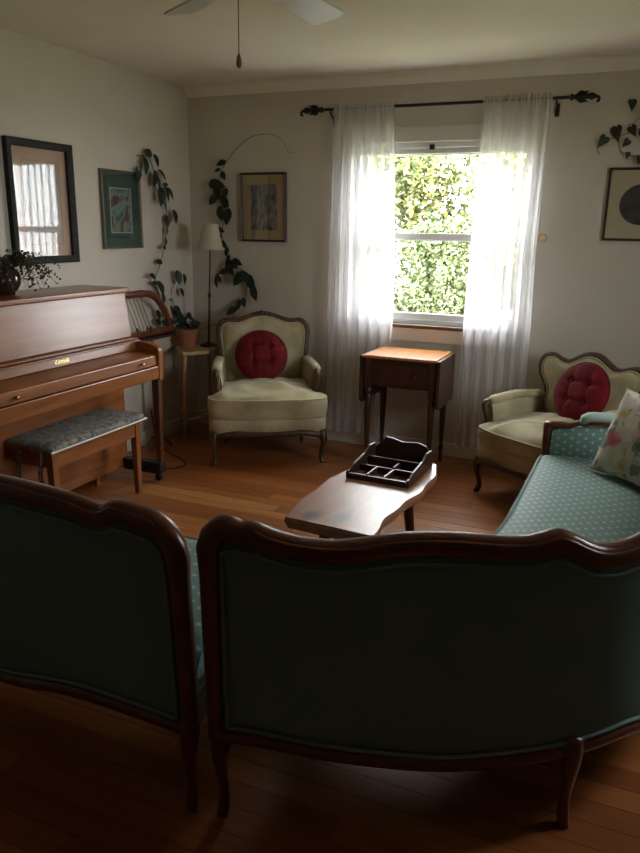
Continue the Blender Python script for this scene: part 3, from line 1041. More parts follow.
# ------------------------------------------------------------------ cream bergere chairs
def chair(label, loc, rz, hw, hb, outline, arm_z, seat_z, crest, ha, af):
    t = thing('armchair', label, 'armchair', loc, rz, 'cream upholstered armchairs with carved frames')
    YF, YB = -0.33, 0.20
    lean = 0.14

    def bp(x, z, off=0.0):
        return Vector((x, YB + lean * (z - 0.42) + off, z))
    # back frame
    out = crom([(x, z, 0) for x, z in outline] + [(outline[0][0], outline[0][1], 0)], 120)[:-1]
    MB().tube([bp(q.x, q.y) for q in out], (0.019, 0.02), 10, ref=(0, 1, 0), closed=True, sq=0.8).build('back_frame', 'chair_wood', t, smooth='all')
    if crest:
        c = max(out, key=lambda q: q.y)
        cr_ = MB()
        for dx, rr_ in ((0, 0.019), (-0.027, 0.013), (0.027, 0.013), (-0.048, 0.009), (0.048, 0.009)):
            cr_.lathe([(0.001, -0.014), (rr_ * 0.7, -0.010), (rr_, 0), (rr_ * 0.7, 0.01), (0.001, 0.014)], 10, bp(c.x + dx, c.y + 0.012, -0.012), axis=1)
        cr_.build('crest_carving', 'chair_wood', t, smooth='all')
    cx = 0
    cz = sum(q.y for q in out) / len(out)

    def pad(sg, bulge, base):
        def fn(u, v):
            k = u * len(out)
            q = out[int(k) % len(out)]
            x = cx + (q.x - cx) * 0.955 * v
            z = cz + (q.y - cz) * 0.965 * v
            return bp(x, z, sg * (base + bulge * max(0, 1 - v ** 5) ** 0.6))
        return fn
    MB().grid(pad(-1, 0.05, 0.006), 119, 14, cu=True).build('back_pad', 'cream_velvet', t, smooth='all')
    MB().grid(pad(1, 0.012, 0.004), 119, 8, cu=True).build('outside_back', 'cream_velvet', t, smooth='all')
    MB().tube([pad(-1, 0.05, 0.012)(k / 119, 0.985) for k in range(119)], 0.0055, 6, closed=True).build('piping', 'cream_piping', t, smooth='all')

    # plan outline of the seat, wider at the front with a bowed front
    def plan(u, grow=0.0):
        a = 2 * PI * u
        c_, s_ = math.cos(a), math.sin(a)
        ex = 0.28
        x = math.copysign(abs(c_) ** ex, c_)
        y = math.copysign(abs(s_) ** ex, s_)
        ym = (YF + YB) / 2
        hy = (YB - YF) / 2 + grow
        yy = ym + y * hy
        fw = hw if y < 0 else hb
        w_ = hw + (hb - hw) * (y + 1) / 2 + grow
        if y < 0:
            yy -= 0.03 * (1 - x * x) * abs(y)
        return x * w_, yy

    ring = lambda z, g=0.0, k=1.0: (lambda u: Vector((plan(u, g)[0] * k, (plan(u, g)[1] + 0.065) * k - 0.065, z)))
    # upholstered seat box
    zs0, zs1 = 0.215, 0.315
    lv = [(zs0, -0.006), (zs0 + 0.015, 0.004), (zs0 + 0.045, 0.008), (zs1 - 0.01, 0.006), (zs1, -0.004)]

    def boxf(u, v):
        z, g = lv[int(round(v * 4))]
        p_ = ring(z, g)(u)
        if p_.y < YF + 0.05 and v < 0.3:
            p_.z -= 0.014 * math.cos(p_.x / hw * PI * 2.0)
        return p_
    sb = MB().grid(boxf, 72, 5, cu=True)
    sb.f.append(tuple(i * 5 + 4 for i in range(72)))
    sb.f.append(tuple(i * 5 for i in reversed(range(72))))
    sb.build('seat_box', 'cream_velvet', t, smooth=True, angle=60)
    # carved rail following the front and sides
    def railp(u):
        p_ = ring(zs0 - 0.012, 0.0)(u)
        if p_.y < YF + 0.05:
            p_.z -= 0.016 * math.cos(p_.x / hw * PI * 2.0)
        return p_
    MB().tube([railp(k / 90) for k in range(90)], (0.02, 0.016), 8, ref=(0, 0, 1), closed=True).build('seat_rail', 'chair_wood', t, smooth='all')
    # loose cushion
    cz0, cz1 = zs1 - 0.004, seat_z
    cl = [(cz0, 0.80), (cz0 + 0.004, 0.97), (cz0 + 0.03, 1.03), (cz1 - 0.03, 1.035), (cz1 - 0.008, 0.985), (cz1 + 0.008, 0.90), (cz1 + 0.03, 0.7), (cz1 + 0.044, 0.4), (cz1 + 0.048, 0.12)]
    rq = random.Random(int(loc[0] * 100))

    def fit(p_):
        # T-shaped: narrower between the arms, stops at the back pad
        q = Vector(p_)
        q.y = min(q.y, YB - 0.06)
        b_ = min(1, max(0, (q.y - (YF + af - 0.07)) / 0.05))
        lim = hb + (ha - hb) * (YB - q.y) / (YB - YF - af) - 0.03
        if abs(q.x) > lim:
            q.x = math.copysign(abs(q.x) * (1 - b_) + lim * b_, q.x)
        return q
    wr = [(rq.uniform(0, 2 * PI), rq.uniform(7, 26), rq.uniform(0, 6)) for _ in range(8)]
    ca = [(i / 8, z) for i, (z, k) in enumerate(cl)]
    cb_ = [(i / 8, k) for i, (z, k) in enumerate(cl)]
    NR = 30

    def cush(u, v):
        z, k = interp(ca, v), interp(cb_, v)
        p_ = ring(z, 0.0, k)(u)
        p_ = fit(p_)
        if v > 0.35:
            for (an, fq, ph) in wr:
                p_.z += 0.0042 * min(1, (v - 0.35) * 5) * math.sin((p_.x * math.cos(an) + p_.y * math.sin(an)) * fq * 2 + ph)
        return p_
    cm = MB().grid(cush, 180, NR, cu=True)
    cm.f.append(tuple(i * NR + NR - 1 for i in range(180)))
    cm.f.append(tuple(i * NR for i in reversed(range(180))))
    cu = cm.build('seat_cushion', 'cream_velvet', t, smooth='all')
    for z, k in ((cz1 - 0.016, 1.02), (cz0 + 0.012, 1.012)):
        MB().tube([fit(ring(z, 0.0, k)(q / 180)) for q in range(180)], 0.0055, 6, closed=True).build('piping', 'cream_piping', cu, smooth='all')
    for s in (-1, 1):
        # closed upholstered side under the arm
        def side(u, v, s=s):
            y = YB + 0.0 + (YF + af - YB) * u
            xo = (hb + (ha - hb) * u) * s
            ztop = interp([(0, arm_z[0]), (0.5, arm_z[1]), (1, arm_z[2])], u) - 0.005
            z = zs1 - 0.03 + (ztop - zs1 + 0.03) * v
            return Vector((xo, y, z))
        sp = MB().grid(lambda u, v: side(u, v) + Vector((-s * (0.012 + 0.022 * math.sin(PI * v) ** 0.6), 0, 0)), 12, 8)
        sp.grid(lambda u, v: side(u, v) + Vector((s * (0.008 + 0.008 * math.sin(PI * v) ** 0.6), 0, 0)), 12, 8)
        sp.grid(lambda u, v: side(1, v) + Vector((s * (-0.02 + 0.036 * u), -0.004, 0)), 3, 8)
        sp.build('side_panel', 'cream_velvet', t, smooth=True, angle=60)
        ap = [side(u, 1.0) + Vector((s * 0.004, 0, 0.012)) for u in [k / 14 for k in range(15)]]
        ar = [(0.014, 0.02)] + [(0.026, 0.036)] * 13 + [(0.016, 0.024)]
        MB().tube(ap, ar, 12, ref=(0, 0, 1)).build('arm_pad', 'cream_velvet', t, smooth='all')
        e = side(1, 1.0)
        # carved arm support with a scrolled hand
        MB().tube(crom([(e.x + s * 0.004, e.y + 0.03, e.z - 0.004), (e.x + s * 0.006, e.y - 0.02, e.z + 0.004), (e.x + s * 0.006, e.y - 0.034, e.z - 0.02), (e.x + s * 0.004, e.y - 0.018, e.z - 0.06), (e.x, e.y - 0.004, zs1 + 0.05), (s * (ha - 0.005), e.y - 0.012, zs0)], 22),
                  [(0.018, 0.018)] + [(0.024 - 0.010 * min(1, k / 8), 0.022 - 0.006 * min(1, k / 8)) for k in range(20)] + [(0.02, 0.018)], 10).build('arm_support', 'chair_wood', t, smooth='all')
        cabriole(s * (hw - 0.045), YF + 0.03, 0.22, (s * 0.5, -0.85), 'chair_wood', t, 0.03, 0.035)
        cabriole(s * (hb - 0.03), YB - 0.02, 0.22, (s * 0.2, 0.9), 'chair_wood', t, 0.025, 0.02)
        # stile between seat and back frame
        MB().tube([(s * (hb - 0.02), YB - 0.01, 0.2), (s * (hb - 0.02), YB + 0.0, 0.36), bp(s * (hb - 0.02), 0.47)], 0.018, 8).build('stile', 'chair_wood', t, smooth='all')
    return t


half = [(0.0, 0.415), (0.15, 0.415), (0.25, 0.42), (0.285, 0.46), (0.292, 0.60), (0.305, 0.74), (0.308, 0.80), (0.295, 0.845), (0.262, 0.866), (0.205, 0.862), (0.15, 0.872), (0.10, 0.892), (0.05, 0.906)]
outl_l = half + [(0.0, 0.91)] + [(-x, z) for x, z in reversed(half[1:])]
LCH = (0.832, -0.425, 0)
chair('cream velvet armchair holding a red cushion, in the corner left of the window', LCH, R(31), 0.392, 0.30, outl_l, (0.60, 0.60, 0.585), 0.452, True, 0.325, 0.18)
half = [(0.0, 0.415), (0.15, 0.415), (0.235, 0.43), (0.262, 0.48), (0.245, 0.545), (0.262, 0.60), (0.305, 0.66), (0.318, 0.72), (0.295, 0.765), (0.245, 0.775), (0.19, 0.755), (0.14, 0.752), (0.09, 0.78), (0.045, 0.806)]
half = [(x * 1.11, z) for x, z in half]
outl_r = half + [(0.0, 0.815)] + [(-x, z) for x, z in reversed(half[1:])]
RCH = (2.76, -0.52, 0)
chair('cream armchair with scalloped wooden back, standing right of the drop-leaf table', RCH, R(-33), 0.335, 0.29, outl_r, (0.535, 0.55, 0.53), 0.415, False, 0.33, 0.11)


def inchair(base, rz, x, y, z):
    c_, s_ = math.cos(rz), math.sin(rz)
    return (base[0] + c_ * x - s_ * y, base[1] + s_ * x + c_ * y, z)


round_cushion('bright red round tufted cushion on the armchair beside the lamp', inchair(LCH, R(31), -0.02, 0.115, 0.645), (R(-24), 0, R(31)))
round_cushion('deep red round tufted cushion on the armchair beside the green sofa', inchair(RCH, R(-33), 0.03, 0.125, 0.615), (R(-20), 0, R(-33)))

# floral pillow on the curved sofa
fp = bpy.data.objects.new('floral_pillow', None)
COL.objects.link(fp)
tag(fp, 'pale square pillow printed with pink and yellow flowers, leaning on the curved sofa', 'pillow')
fp.location = (3.19, -1.42, 0.625)
fp.rotation_euler = (R(-22), R(5), R(-36))
pillow_mesh(0.40, 0.40, 0.15).build('pillow_cover', 'floral_pillow', fp, smooth='all')
fringe = [(-0.195 + 0.39 * k / 40, 0, 0.193 - 0.012 * math.sin(PI * k / 40)) for k in range(41)]
MB().tube(fringe, 0.005, 6).build('pillow_seam', 'floral_pillow', fp, smooth='all')

# ------------------------------------------------------------------ drop-leaf table
dt = thing('drop_leaf_table', 'small mahogany drop-leaf side table under the window', 'table', (1.79, -0.30, 0))
ZT = 0.74
MB().box(-0.235, 0.235, -0.195, 0.195, ZT - 0.02, ZT).build('tabletop', 'table_top_wood', dt, bevel=0.006)
for s in (-1, 1):
    # leaf with rounded lower corners
    pts = [(-0.195, 0), (0.195, 0)]
    for k in range(7):
        a = k / 6 * PI / 2
        pts.append((0.195 - 0.04 + 0.04 * math.cos(a), -0.305 + 0.04 - 0.04 * math.sin(a)))
    for k in range(7):
        a = PI / 2 + k / 6 * PI / 2
        pts.append((-0.195 + 0.04 + 0.04 * math.cos(a), -0.305 + 0.04 - 0.04 * math.sin(a)))
    MB().prism(pts, lambda a, b_, h, s=s: (s * h, a, ZT - 0.006 + b_), 0.238, 0.258).build('drop_leaf', 'table_wood', dt, bevel=0.005)
ap = MB().box(-0.215, 0.215, -0.165, -0.15, ZT - 0.2, ZT - 0.02)
ap.box(-0.215, 0.215, 0.15, 0.165, ZT - 0.2, ZT - 0.02).box(-0.215, -0.2, -0.15, 0.15, ZT - 0.2, ZT - 0.02).box(0.2, 0.215, -0.15, 0.15, ZT - 0.2, ZT - 0.02)
ap.build('apron', 'table_wood', dt, bevel=0.002)
dr = MB().box(-0.185, 0.185, -0.176, -0.165, ZT - 0.185, ZT - 0.05).build('drawer', 'table_wood', dt, bevel=0.004)
for s in (-1, 1):
    MB().lathe([(0.006, 0.0), (0.005, -0.008), (0.012, -0.014), (0.014, -0.02), (0.010, -0.027), (0.001, -0.029)], 14, (s * 0.10, -0.176, ZT - 0.118), axis=1).build('knob', 'table_wood', dr, smooth='all')
for sx in (-1, 1):
    for sy in (-1, 1):
        x, y = sx * 0.207, sy * 0.158
        MB().lathe([(0.001, 0), (0.012, 0), (0.012, 0.03), (0.010, 0.07), (0.016, 0.085), (0.017, 0.10), (0.011, 0.115), (0.015, 0.16), (0.019, 0.30), (0.022, 0.42), (0.023, 0.47), (0.018, 0.485), (0.026, 0.50), (0.026, 0.52), (0.020, 0.53), (0.001, 0.535)], 16, (x, y, 0)).box(x - 0.022, x + 0.022, y - 0.022, y + 0.022, 0.53, ZT - 0.02).build('leg', 'table_wood', dt, smooth=True)

# ------------------------------------------------------------------ live-edge bench table with pigeonhole rack
cb = thing('coffee_table', 'live-edge slab coffee table with a dark pigeonhole rack at its far end', 'coffee table', (2.12, -1.935, 0), R(-3))
ZC = 0.42
rq = random.Random(5)
Lh, Wh = 0.465, 0.20
edge = []
for k in range(26):
    y = -Lh + 2 * Lh * k / 25
    edge.append((Wh + 0.012 * math.sin(y * 9 + 0.5) + 0.006 * math.sin(y * 27) - (0.03 * max(0, (k - 21) / 4) ** 2), y))
left = []
for k in range(26):
    y = Lh - 2 * Lh * k / 25
    left.append((-Wh - 0.010 * math.sin(y * 8 + 2) - 0.006 * math.sin(y * 22 + 1) + 0.02 * max(0, (k - 22) / 3) ** 2, y + 0.01))
outl = edge + left
n_ = len(outl)
mb = MB()
lay = [(ZC - 0.048, 0.93), (ZC - 0.034, 0.975), (ZC - 0.018, 1.0), (ZC - 0.007, 0.995), (ZC, 0.97)]
mb.grid(lambda u, v: (outl[int(round(u * n_)) % n_][0] * lay[int(round(v * 4))][1], outl[int(round(u * n_)) % n_][1] * (1 - (1 - lay[int(round(v * 4))][1]) * 0.35), lay[int(round(v * 4))][0] + 0.003 * math.sin(u * 60)  * (1 if 0 < v < 1 else 0)), n_, 5, cu=True)
mb.f.append(tuple(i * 5 + 4 for i in range(n_)))
mb.f.append(tuple(i * 5 for i in reversed(range(n_))))
slab_o = mb.build('slab', 'slab_wood', cb, smooth=True)
for pg in slab_o.data.polygons:
    if len(pg.vertices) > 4:
        pg.use_smooth = False
for sx in (-1, 1):
    for sy in (-1, 1):
        MB().tube([(sx * 0.085, sy * 0.22, ZC - 0.03), (sx * 0.095, sy * 0.235, 0.3), (sx * 0.11, sy * 0.26, 0.1), (sx * 0.115, sy * 0.27, 0.0)], [0.022, 0.025, 0.02, 0.015], 10).build('leg', 'dark_oak', cb, smooth='all')
rk = MB()
GX, GY0, GY1 = 0.148, 0.075, 0.40
ht = 0.115
bpts = [(-GX, 0), (GX, 0), (GX, 0.058), (0.115, 0.098), (0.075, 0.11), (0.0, 0.103), (-0.05, 0.115), (-0.085, 0.118), (-0.125, 0.075), (-GX, 0.058)]
rack = MB().prism(bpts, lambda a, b_, h: (a, h, ZC + b_), GY1, GY1 + 0.014).build('rack_back', 'dark_oak', cb, bevel=0.003)
for s in (-1, 1):
    spts = [(GY0, 0), (GY1, 0), (GY1, 0.085), (GY1 - 0.07, 0.088), (GY1 - 0.13, 0.066), (GY0 + 0.07, 0.05), (GY0 + 0.02, 0.036), (GY0, 0.034)]
    MB().prism(spts, lambda a, b_, h, s=s: (s * h, a, ZC + b_), GX - 0.012, GX).build('rack_side', 'dark_oak', cb, bevel=0.003)
MB().box(-GX + 0.012, GX - 0.012, GY0, GY0 + 0.012, ZC, ZC + 0.026).build('rack_front_lip', 'dark_oak', cb, bevel=0.002)
MB().box(-GX + 0.012, GX - 0.012, GY0 + 0.13, GY0 + 0.14, ZC, ZC + 0.03).build('rack_divider', 'dark_oak', cb, bevel=0.002)
MB().box(-GX + 0.012, GX - 0.012, GY0 + 0.225, GY0 + 0.235, ZC, ZC + 0.045).build('rack_divider', 'dark_oak', cb, bevel=0.002)
for x in (-0.052, 0.03):
    MB().box(x - 0.005, x + 0.005, GY0 + 0.012, GY0 + 0.13, ZC, ZC + 0.03).build('rack_divider', 'dark_oak', cb, bevel=0.002)
MB().box(0.02, 0.03, GY0 + 0.14, GY0 + 0.225, ZC, ZC + 0.036).build('rack_divider', 'dark_oak', cb, bevel=0.002)

# ------------------------------------------------------------------ piano (world coordinates)
pn = thing('upright_piano', 'brown wooden upright piano with closed keyboard lid against the left wall', 'piano', (0.3, -1.99, 0), w=True)
Y0, Y1 = -2.73, -1.25
cs = MB()
cs.box(0.03, 0.30, Y0, Y1, 0.06, 0.62)
cs.box(0.03, 0.31, Y0, Y0 + 0.04, 0.62, 1.12).box(0.03, 0.31, Y1 - 0.04, Y1, 0.62, 1.12).box(0.03, 0.10, Y0 + 0.04, Y1 - 0.04, 0.62, 1.12)
cs.build('case', 'piano_wood', pn, bevel=0.004)
# lid
MB().box(0.025, 0.372, Y0 - 0.012, Y1 + 0.012, 1.122, 1.15).build('lid', 'piano_wood', pn, bevel=0.008, seg=3)
# sloping music panel
MB().prism([(0.33, 1.121), (0.345, 1.121), (0.382, 0.868), (0.36, 0.868)], lambda a, b_, h: (a, h, b_), Y0 + 0.004, Y1 - 0.004).build('music_panel', 'piano_wood', pn, bevel=0.003)
MB().prism([(0.30, 1.12), (0.34, 1.12), (0.375, 0.862), (0.30, 0.862)], lambda a, b_, h: (a, h, b_), Y1 - 0.003, Y1).build('panel_side', 'piano_wood', pn)
MB().box(0.36, 0.430, Y0 + 0.01, Y1 - 0.01, 0.857, 0.866).build('music_ledge', 'piano_wood', pn, bevel=0.003)
MB().box(0.398, 0.448, Y0 + 0.01, Y1 - 0.01, 0.846, 0.855).build('music_ledge', 'piano_wood', pn, bevel=0.003)
# nameboard fascia
fb = MB().prism([(0.30, 0.848), (0.428, 0.848), (0.436, 0.80), (0.30, 0.80)], lambda a, b_, h: (a, h, b_), Y0 + 0.03, Y1 - 0.03).build('nameboard', 'piano_wood', pn, bevel=0.003)
# keyboard lid, gently sloping to a front strip
kl = MB().prism([(0.34, 0.795), (0.436, 0.797), (0.56, 0.782), (0.575, 0.775), (0.58, 0.72), (0.34, 0.72)], lambda a, b_, h: (a, h, b_), Y0 + 0.045, Y1 - 0.045).build('keyboard_lid', 'piano_wood', pn, bevel=0.004)
for y in (-2.36, -1.44):
    MB().lathe([(0.004, 0.0), (0.004, 0.008), (0.009, 0.012), (0.011, 0.018), (0.008, 0.024), (0.001, 0.026)], 14, (0.576, y, 0.747), axis=0).build('knob', 'brass', kl, smooth='all')
MB().box(0.31, 0.588, Y0 + 0.03, Y1 - 0.03, 0.64, 0.715).build('key_slip', 'piano_wood', pn, bevel=0.005)
for y0, y1 in ((Y0, Y0 + 0.042), (Y1 - 0.042, Y1)):
    pts = [(0.30, 0.63), (0.592, 0.63), (0.594, 0.805), (0.585, 0.818), (0.555, 0.832), (0.52, 0.842), (0.47, 0.846), (0.43, 0.85), (0.41, 0.856), (0.30, 0.856)]
    MB().prism(pts, lambda a, b_, h: (a, h, b_), y0, y1).build('cheek', 'piano_wood', pn, bevel=0.004)
    ym = (y0 + y1) / 2
    lg = MB()
    vs = []
    for z, hx, hy in ((0.63, 0.024, 0.02), (0.12, 0.016, 0.015)):
        for sx, sy in ((-1, -1), (1, -1), (1, 1), (-1, 1)):
            vs.append((0.556 + sx * hx, ym + sy * hy, z))
    lg.add(vs, [(0, 1, 2, 3), (7, 6, 5, 4), (0, 4, 5, 1), (1, 5, 6, 2), (2, 6, 7, 3), (3, 7, 4, 0)])
    lg.build('leg', 'walnut', pn, bevel=0.003)
    MB().box(0.30, 0.575, ym - 0.03, ym + 0.03, 0.05, 0.12).build('toe_block', 'black_iron', pn, bevel=0.006)
    for x in (0.54, 0.12):
        MB().lathe([(0.001, -0.012), (0.02, -0.012), (0.024, -0.006), (0.024, 0.006), (0.02, 0.012), (0.001, 0.012)], 16, (x, ym, 0.024), axis=1).box(x - 0.008, x + 0.008, ym - 0.016, ym + 0.016, 0.024, 0.062).build('caster', 'black_iron', pn, smooth=True)
MB().box(0.30, 0.312, Y0 + 0.05, Y1 - 0.05, 0.13, 0.625).build('lower_panel', 'piano_wood', pn, bevel=0.004)
# gold lettering on the nameboard
fc = bpy.data.curves.new('maker_name', 'FONT')
fc.body = 'Kimball'
fc.size = 0.034
fc.extrude = 0.0006
fc.align_x = 'CENTER'
fc.align_y = 'CENTER'
fo = bpy.data.objects.new('maker_name', fc)
COL.objects.link(fo)
dg = bpy.context.evaluated_depsgraph_get()
dg.update()
tm = bpy.data.meshes.new_from_object(fo.evaluated_get(dg))
bpy.data.objects.remove(fo)
tm.materials.clear()
tm.materials.append(MATS['brass'])
to = bpy.data.objects.new('maker_name', tm)
COL.objects.link(to)
to.parent = fb
to.location = Vector((0.4328, -1.895, 0.824)) - pn.location
to.rotation_euler = Matrix(((0, -0.164, 0.986), (1, 0, 0), (0, 0.986, 0.164))).to_euler()

# piano bench
pb = thing('piano_bench', 'wooden piano bench with a floral tapestry cover tied on', 'bench', (0.41, -1.825, 0))
MB().box(-0.19, 0.19, -0.37, 0.37, 0.425, 0.443).build('seat_board', 'bench_wood', pb, bevel=0.004)


def padf(u, v):
    lev = [(0.444, 0.985), (0.446, 1.02), (0.462, 1.02), (0.472, 0.985), (0.477, 0.9), (0.480, 0.5), (0.480, 0.1)]
    z, k = lev[int(round(v * 6))]
    a = 2 * PI * u
    c_, s_ = math.cos(a), math.sin(a)
    x = math.copysign(abs(c_) ** 0.18, c_) * 0.193 * k
    y = math.copysign(abs(s_) ** 0.18, s_) * (0.375 * (k if k > 0.8 else k))
    return (x, y, z)


cm = MB().grid(padf, 96, 7, cu=True)
cm.f.append(tuple(i * 7 + 6 for i in range(96)))
cm.f.append(tuple(i * 7 for i in reversed(range(96))))
pad_o = cm.build('tapestry_cover', 'tapestry', pb, smooth='all')
MB().box(0.186, 0.2, -0.375, 0.377, 0.437, 0.446).build('lace_edge', 'lace_white', pad_o, bevel=0.003)
MB().box(-0.19, 0.19, 0.373, 0.381, 0.437, 0.446).build('lace_edge', 'lace_white', pad_o, bevel=0.003)
for x in (-0.02, 0.12):
    MB().grid(lambda u, v, x=x: (x + 0.028 * u + 0.006 * math.sin(v * 9), -0.377 - 0.012 * math.sin(v * 2.2) - 0.004 * math.sin(u * 6), 0.45 - 0.23 * v), 5, 14).build('cloth_tie', 'tapestry', pad_o, smooth='all')
apn = MB().box(0.150, 0.165, -0.333, 0.333, 0.345, 0.425).box(-0.165, -0.150, -0.333, 0.333, 0.345, 0.425)
apn.box(-0.15, 0.15, 0.318, 0.333, 0.345, 0.425).box(-0.15, 0.15, -0.333, -0.318, 0.345, 0.425)
apn.build('apron', 'bench_wood', pb, bevel=0.002)
for sx in (-1, 1):
    for sy in (-1, 1):
        vs = []
        for z, h in ((0.425, 0.022), (0.0, 0.014)):
            for a, c in ((-1, -1), (1, -1), (1, 1), (-1, 1)):
                vs.append((sx * 0.15 + a * h, sy * 0.325 + c * h, z))
        MB().add(vs, [(0, 1, 2, 3), (7, 6, 5, 4), (0, 4, 5, 1), (1, 5, 6, 2), (2, 6, 7, 3), (3, 7, 4, 0)]).build('leg', 'bench_wood', pb, bevel=0.003)

# ------------------------------------------------------------------ pictures
def picture(name, label, wall, a0, a1, z0, z1, fw, depth, fmat, mmat, parts, tilt=0.0):
    """wall 'L' (x=0 plane, a=y) or 'B' (y=0 plane, a=x)"""
    t = thing(name, label, 'picture', w=False)
    am_, zm = (a0 + a1) / 2, z0
    t.location = (0, am_, zm) if wall == 'L' else (am_, 0, zm)
    w_, h_ = (a1 - a0) / 2, z1 - z0
    if wall == 'L':
        T = lambda a, z, d: (d, a, z)
    else:
        T = lambda a, z, d: (a, -d, z)

    def slab(x0, x1, y0, y1, d0, d1):
        return [T(x0, y0, d0), T(x1, y0, d0), T(x1, y1, d0), T(x0, y1, d0), T(x0, y0, d1), T(x1, y0, d1), T(x1, y1, d1), T(x0, y1, d1)]
    FS = [(0, 1, 2, 3), (7, 6, 5, 4), (0, 4, 5, 1), (1, 5, 6, 2), (2, 6, 7, 3), (3, 7, 4, 0)]
    fr = MB()
    # mitred frame with a stepped profile
    pr = [(0, 0.002), (0, depth), (fw * 0.3, depth + 0.004), (fw * 0.75, depth - 0.003), (fw, depth - 0.009), (fw, 0.002)]
    vs = []
    for (i, d) in pr:
        vs += [T(-w_ + i, i, d), T(w_ - i, i, d), T(w_ - i, h_ - i, d), T(-w_ + i, h_ - i, d)]
    fs = []
    for k in range(len(pr) - 1):
        for c in range(4):
            e_ = (c + 1) % 4
            fs.append((k * 4 + c, k * 4 + e_, k * 4 + 4 + e_, k * 4 + 4 + c))
    fr.add(vs, fs)
    fr.build('frame', fmat, t, smooth=False)
    MB().add(slab(-w_ + fw * 0.6, w_ - fw * 0.6, fw * 0.6, h_ - fw * 0.6, 0.002, 0.006), FS).build('mat', mmat, t)
    for (kind, u0, u1, v0, v1, mm, d) in parts:
        x0, x1 = -w_ + 2 * w_ * u0, -w_ + 2 * w_ * u1
        q0, q1 = h_ * v0, h_ * v1
        if kind == 'rect':
            MB().add(slab(x0, x1, q0, q1, 0.0062, 0.0062 + d), FS).build('print', mm, t)
        elif kind == 'line':
            lw = 0.002
            mb_ = MB()
            for (c0, c1, e0_, e1_) in ((x0, x1, q0, q0 + lw), (x0, x1, q1 - lw, q1), (x0, x0 + lw, q0, q1), (x1 - lw, x1, q0, q1)):
                mb_.add(slab(c0, c1, e0_, e1_, 0.0062, 0.0062 + d), FS)
            mb_.build('border_line', mm, t)
        else:
            pts = [((x0 + x1) / 2 + (x1 - x0) / 2 * math.cos(2 * PI * k / 48), (q0 + q1) / 2 + (q1 - q0) / 2 * math.sin(2 * PI * k / 48)) for k in range(48)]
            MB().prism(pts, lambda a, b_, h: T(a, b_, h), 0.0062, 0.0062 + d).build('print', mm, t)
    MB().add(slab(-w_ + fw * 0.7, w_ - fw * 0.7, fw * 0.7, h_ - fw * 0.7, 0.0095, 0.0105), FS).build('pane', 'picture_glass', t)
    return t


picture('framed_picture', 'large black framed pale picture with pink mat above the piano', 'L', -1.735, -1.248, 1.283, 1.93, 0.04, 0.032, 'frame_black', 'mat_pink',
        [('line', 0.24, 0.80, 0.16, 0.84, 'print_line', 0.0007), ('rect', 0.27, 0.77, 0.18, 0.82, 'watercolour', 0.0006)])
picture('framed_picture', 'silver framed picture with a green mat between piano and vine', 'L', -1.0, -0.614, 1.352, 1.828, 0.016, 0.022, 'frame_silver', 'mat_green',
        [('rect', 0.22, 0.77, 0.20, 0.78, 'mat_cream', 0.0006), ('rect', 0.235, 0.755, 0.21, 0.77, 'abstract_print', 0.0011)])
picture('framed_picture', 'thin brown framed grey engraving with tan mat above the left armchair', 'B', 0.428, 0.785, 1.398, 1.862, 0.014, 0.02, 'frame_brown', 'mat_tan',
        [('rect', 0.22, 0.79, 0.17, 0.83, 'engraving_grey', 0.0006)])
picture('framed_picture', 'brown framed dark oval print with cream mat, cut off at right edge', 'B', 2.852, 3.24, 1.452, 1.858, 0.014, 0.02, 'frame_brown', 'mat_cream',
        [('oval', 0.19, 0.81, 0.22, 0.78, 'oval_print', 0.0006)])

# ------------------------------------------------------------------ curtain rod and curtains
RODY, RODZ = -0.075, 2.235
rod = thing('curtain_rod', 'dark iron curtain rod with ornate leafy finials over the window', 'curtain rod', (1.84, RODY, RODZ), w=True)
MB().tube([(1.08, RODY, RODZ), (2.60, RODY, RODZ)], 0.0095, 10).build('rod', 'black_iron', rod, smooth=True)
for s, xb in ((-1, 1.08), (1, 2.60)):
    pr = [(0.009, 0), (0.017, 0.004), (0.019, 0.014), (0.012, 0.022), (0.014, 0.034), (0.021, 0.05), (0.025, 0.066), (0.021, 0.082), (0.013, 0.094), (0.016, 0.104), (0.020, 0.114), (0.018, 0.128), (0.010, 0.14), (0.001, 0.144)]
    fin = MB().lathe([(r, s * h) for r, h in pr], 14, (xb, RODY, RODZ), axis=0).build('finial', 'black_iron', rod, smooth='all')
    lf = MB()
    for k in range(6):
        a = k * PI / 3
        lf.tube(crom([(xb + s * 0.035, RODY + 0.015 * math.cos(a), RODZ + 0.015 * math.sin(a)), (xb + s * 0.06, RODY + 0.028 * math.cos(a), RODZ + 0.028 * math.sin(a)), (xb + s * 0.085, RODY + 0.026 * math.cos(a), RODZ + 0.026 * math.sin(a)), (xb + s * 0.098, RODY + 0.033 * math.cos(a), RODZ + 0.033 * math.sin(a))], 10), [0.003, 0.004, 0.006, 0.007, 0.007, 0.006, 0.005, 0.004, 0.003, 0.002], 6)
    lf.tube(crom([(xb + s * 0.125, RODY, RODZ), (xb + s * 0.15, RODY, RODZ - 0.004), (xb + s * 0.158, RODY, RODZ - 0.02), (xb + s * 0.146, RODY, RODZ - 0.03)], 10), 0.009, 8)
    lf.build('finial_leaf', 'black_iron', fin, smooth='all')
for x in (1.135, 2.53):
    MB().tube(crom([(x, 0.0, RODZ - 0.055), (x, -0.03, RODZ - 0.05), (x, -0.075, RODZ - 0.03), (x, RODY - 0.004, RODZ - 0.012)], 12), 0.007, 8).box(x - 0.012, x + 0.012, -0.006, 0.0, RODZ - 0.09, RODZ - 0.02).build('bracket', 'black_iron', rod, smooth=True)


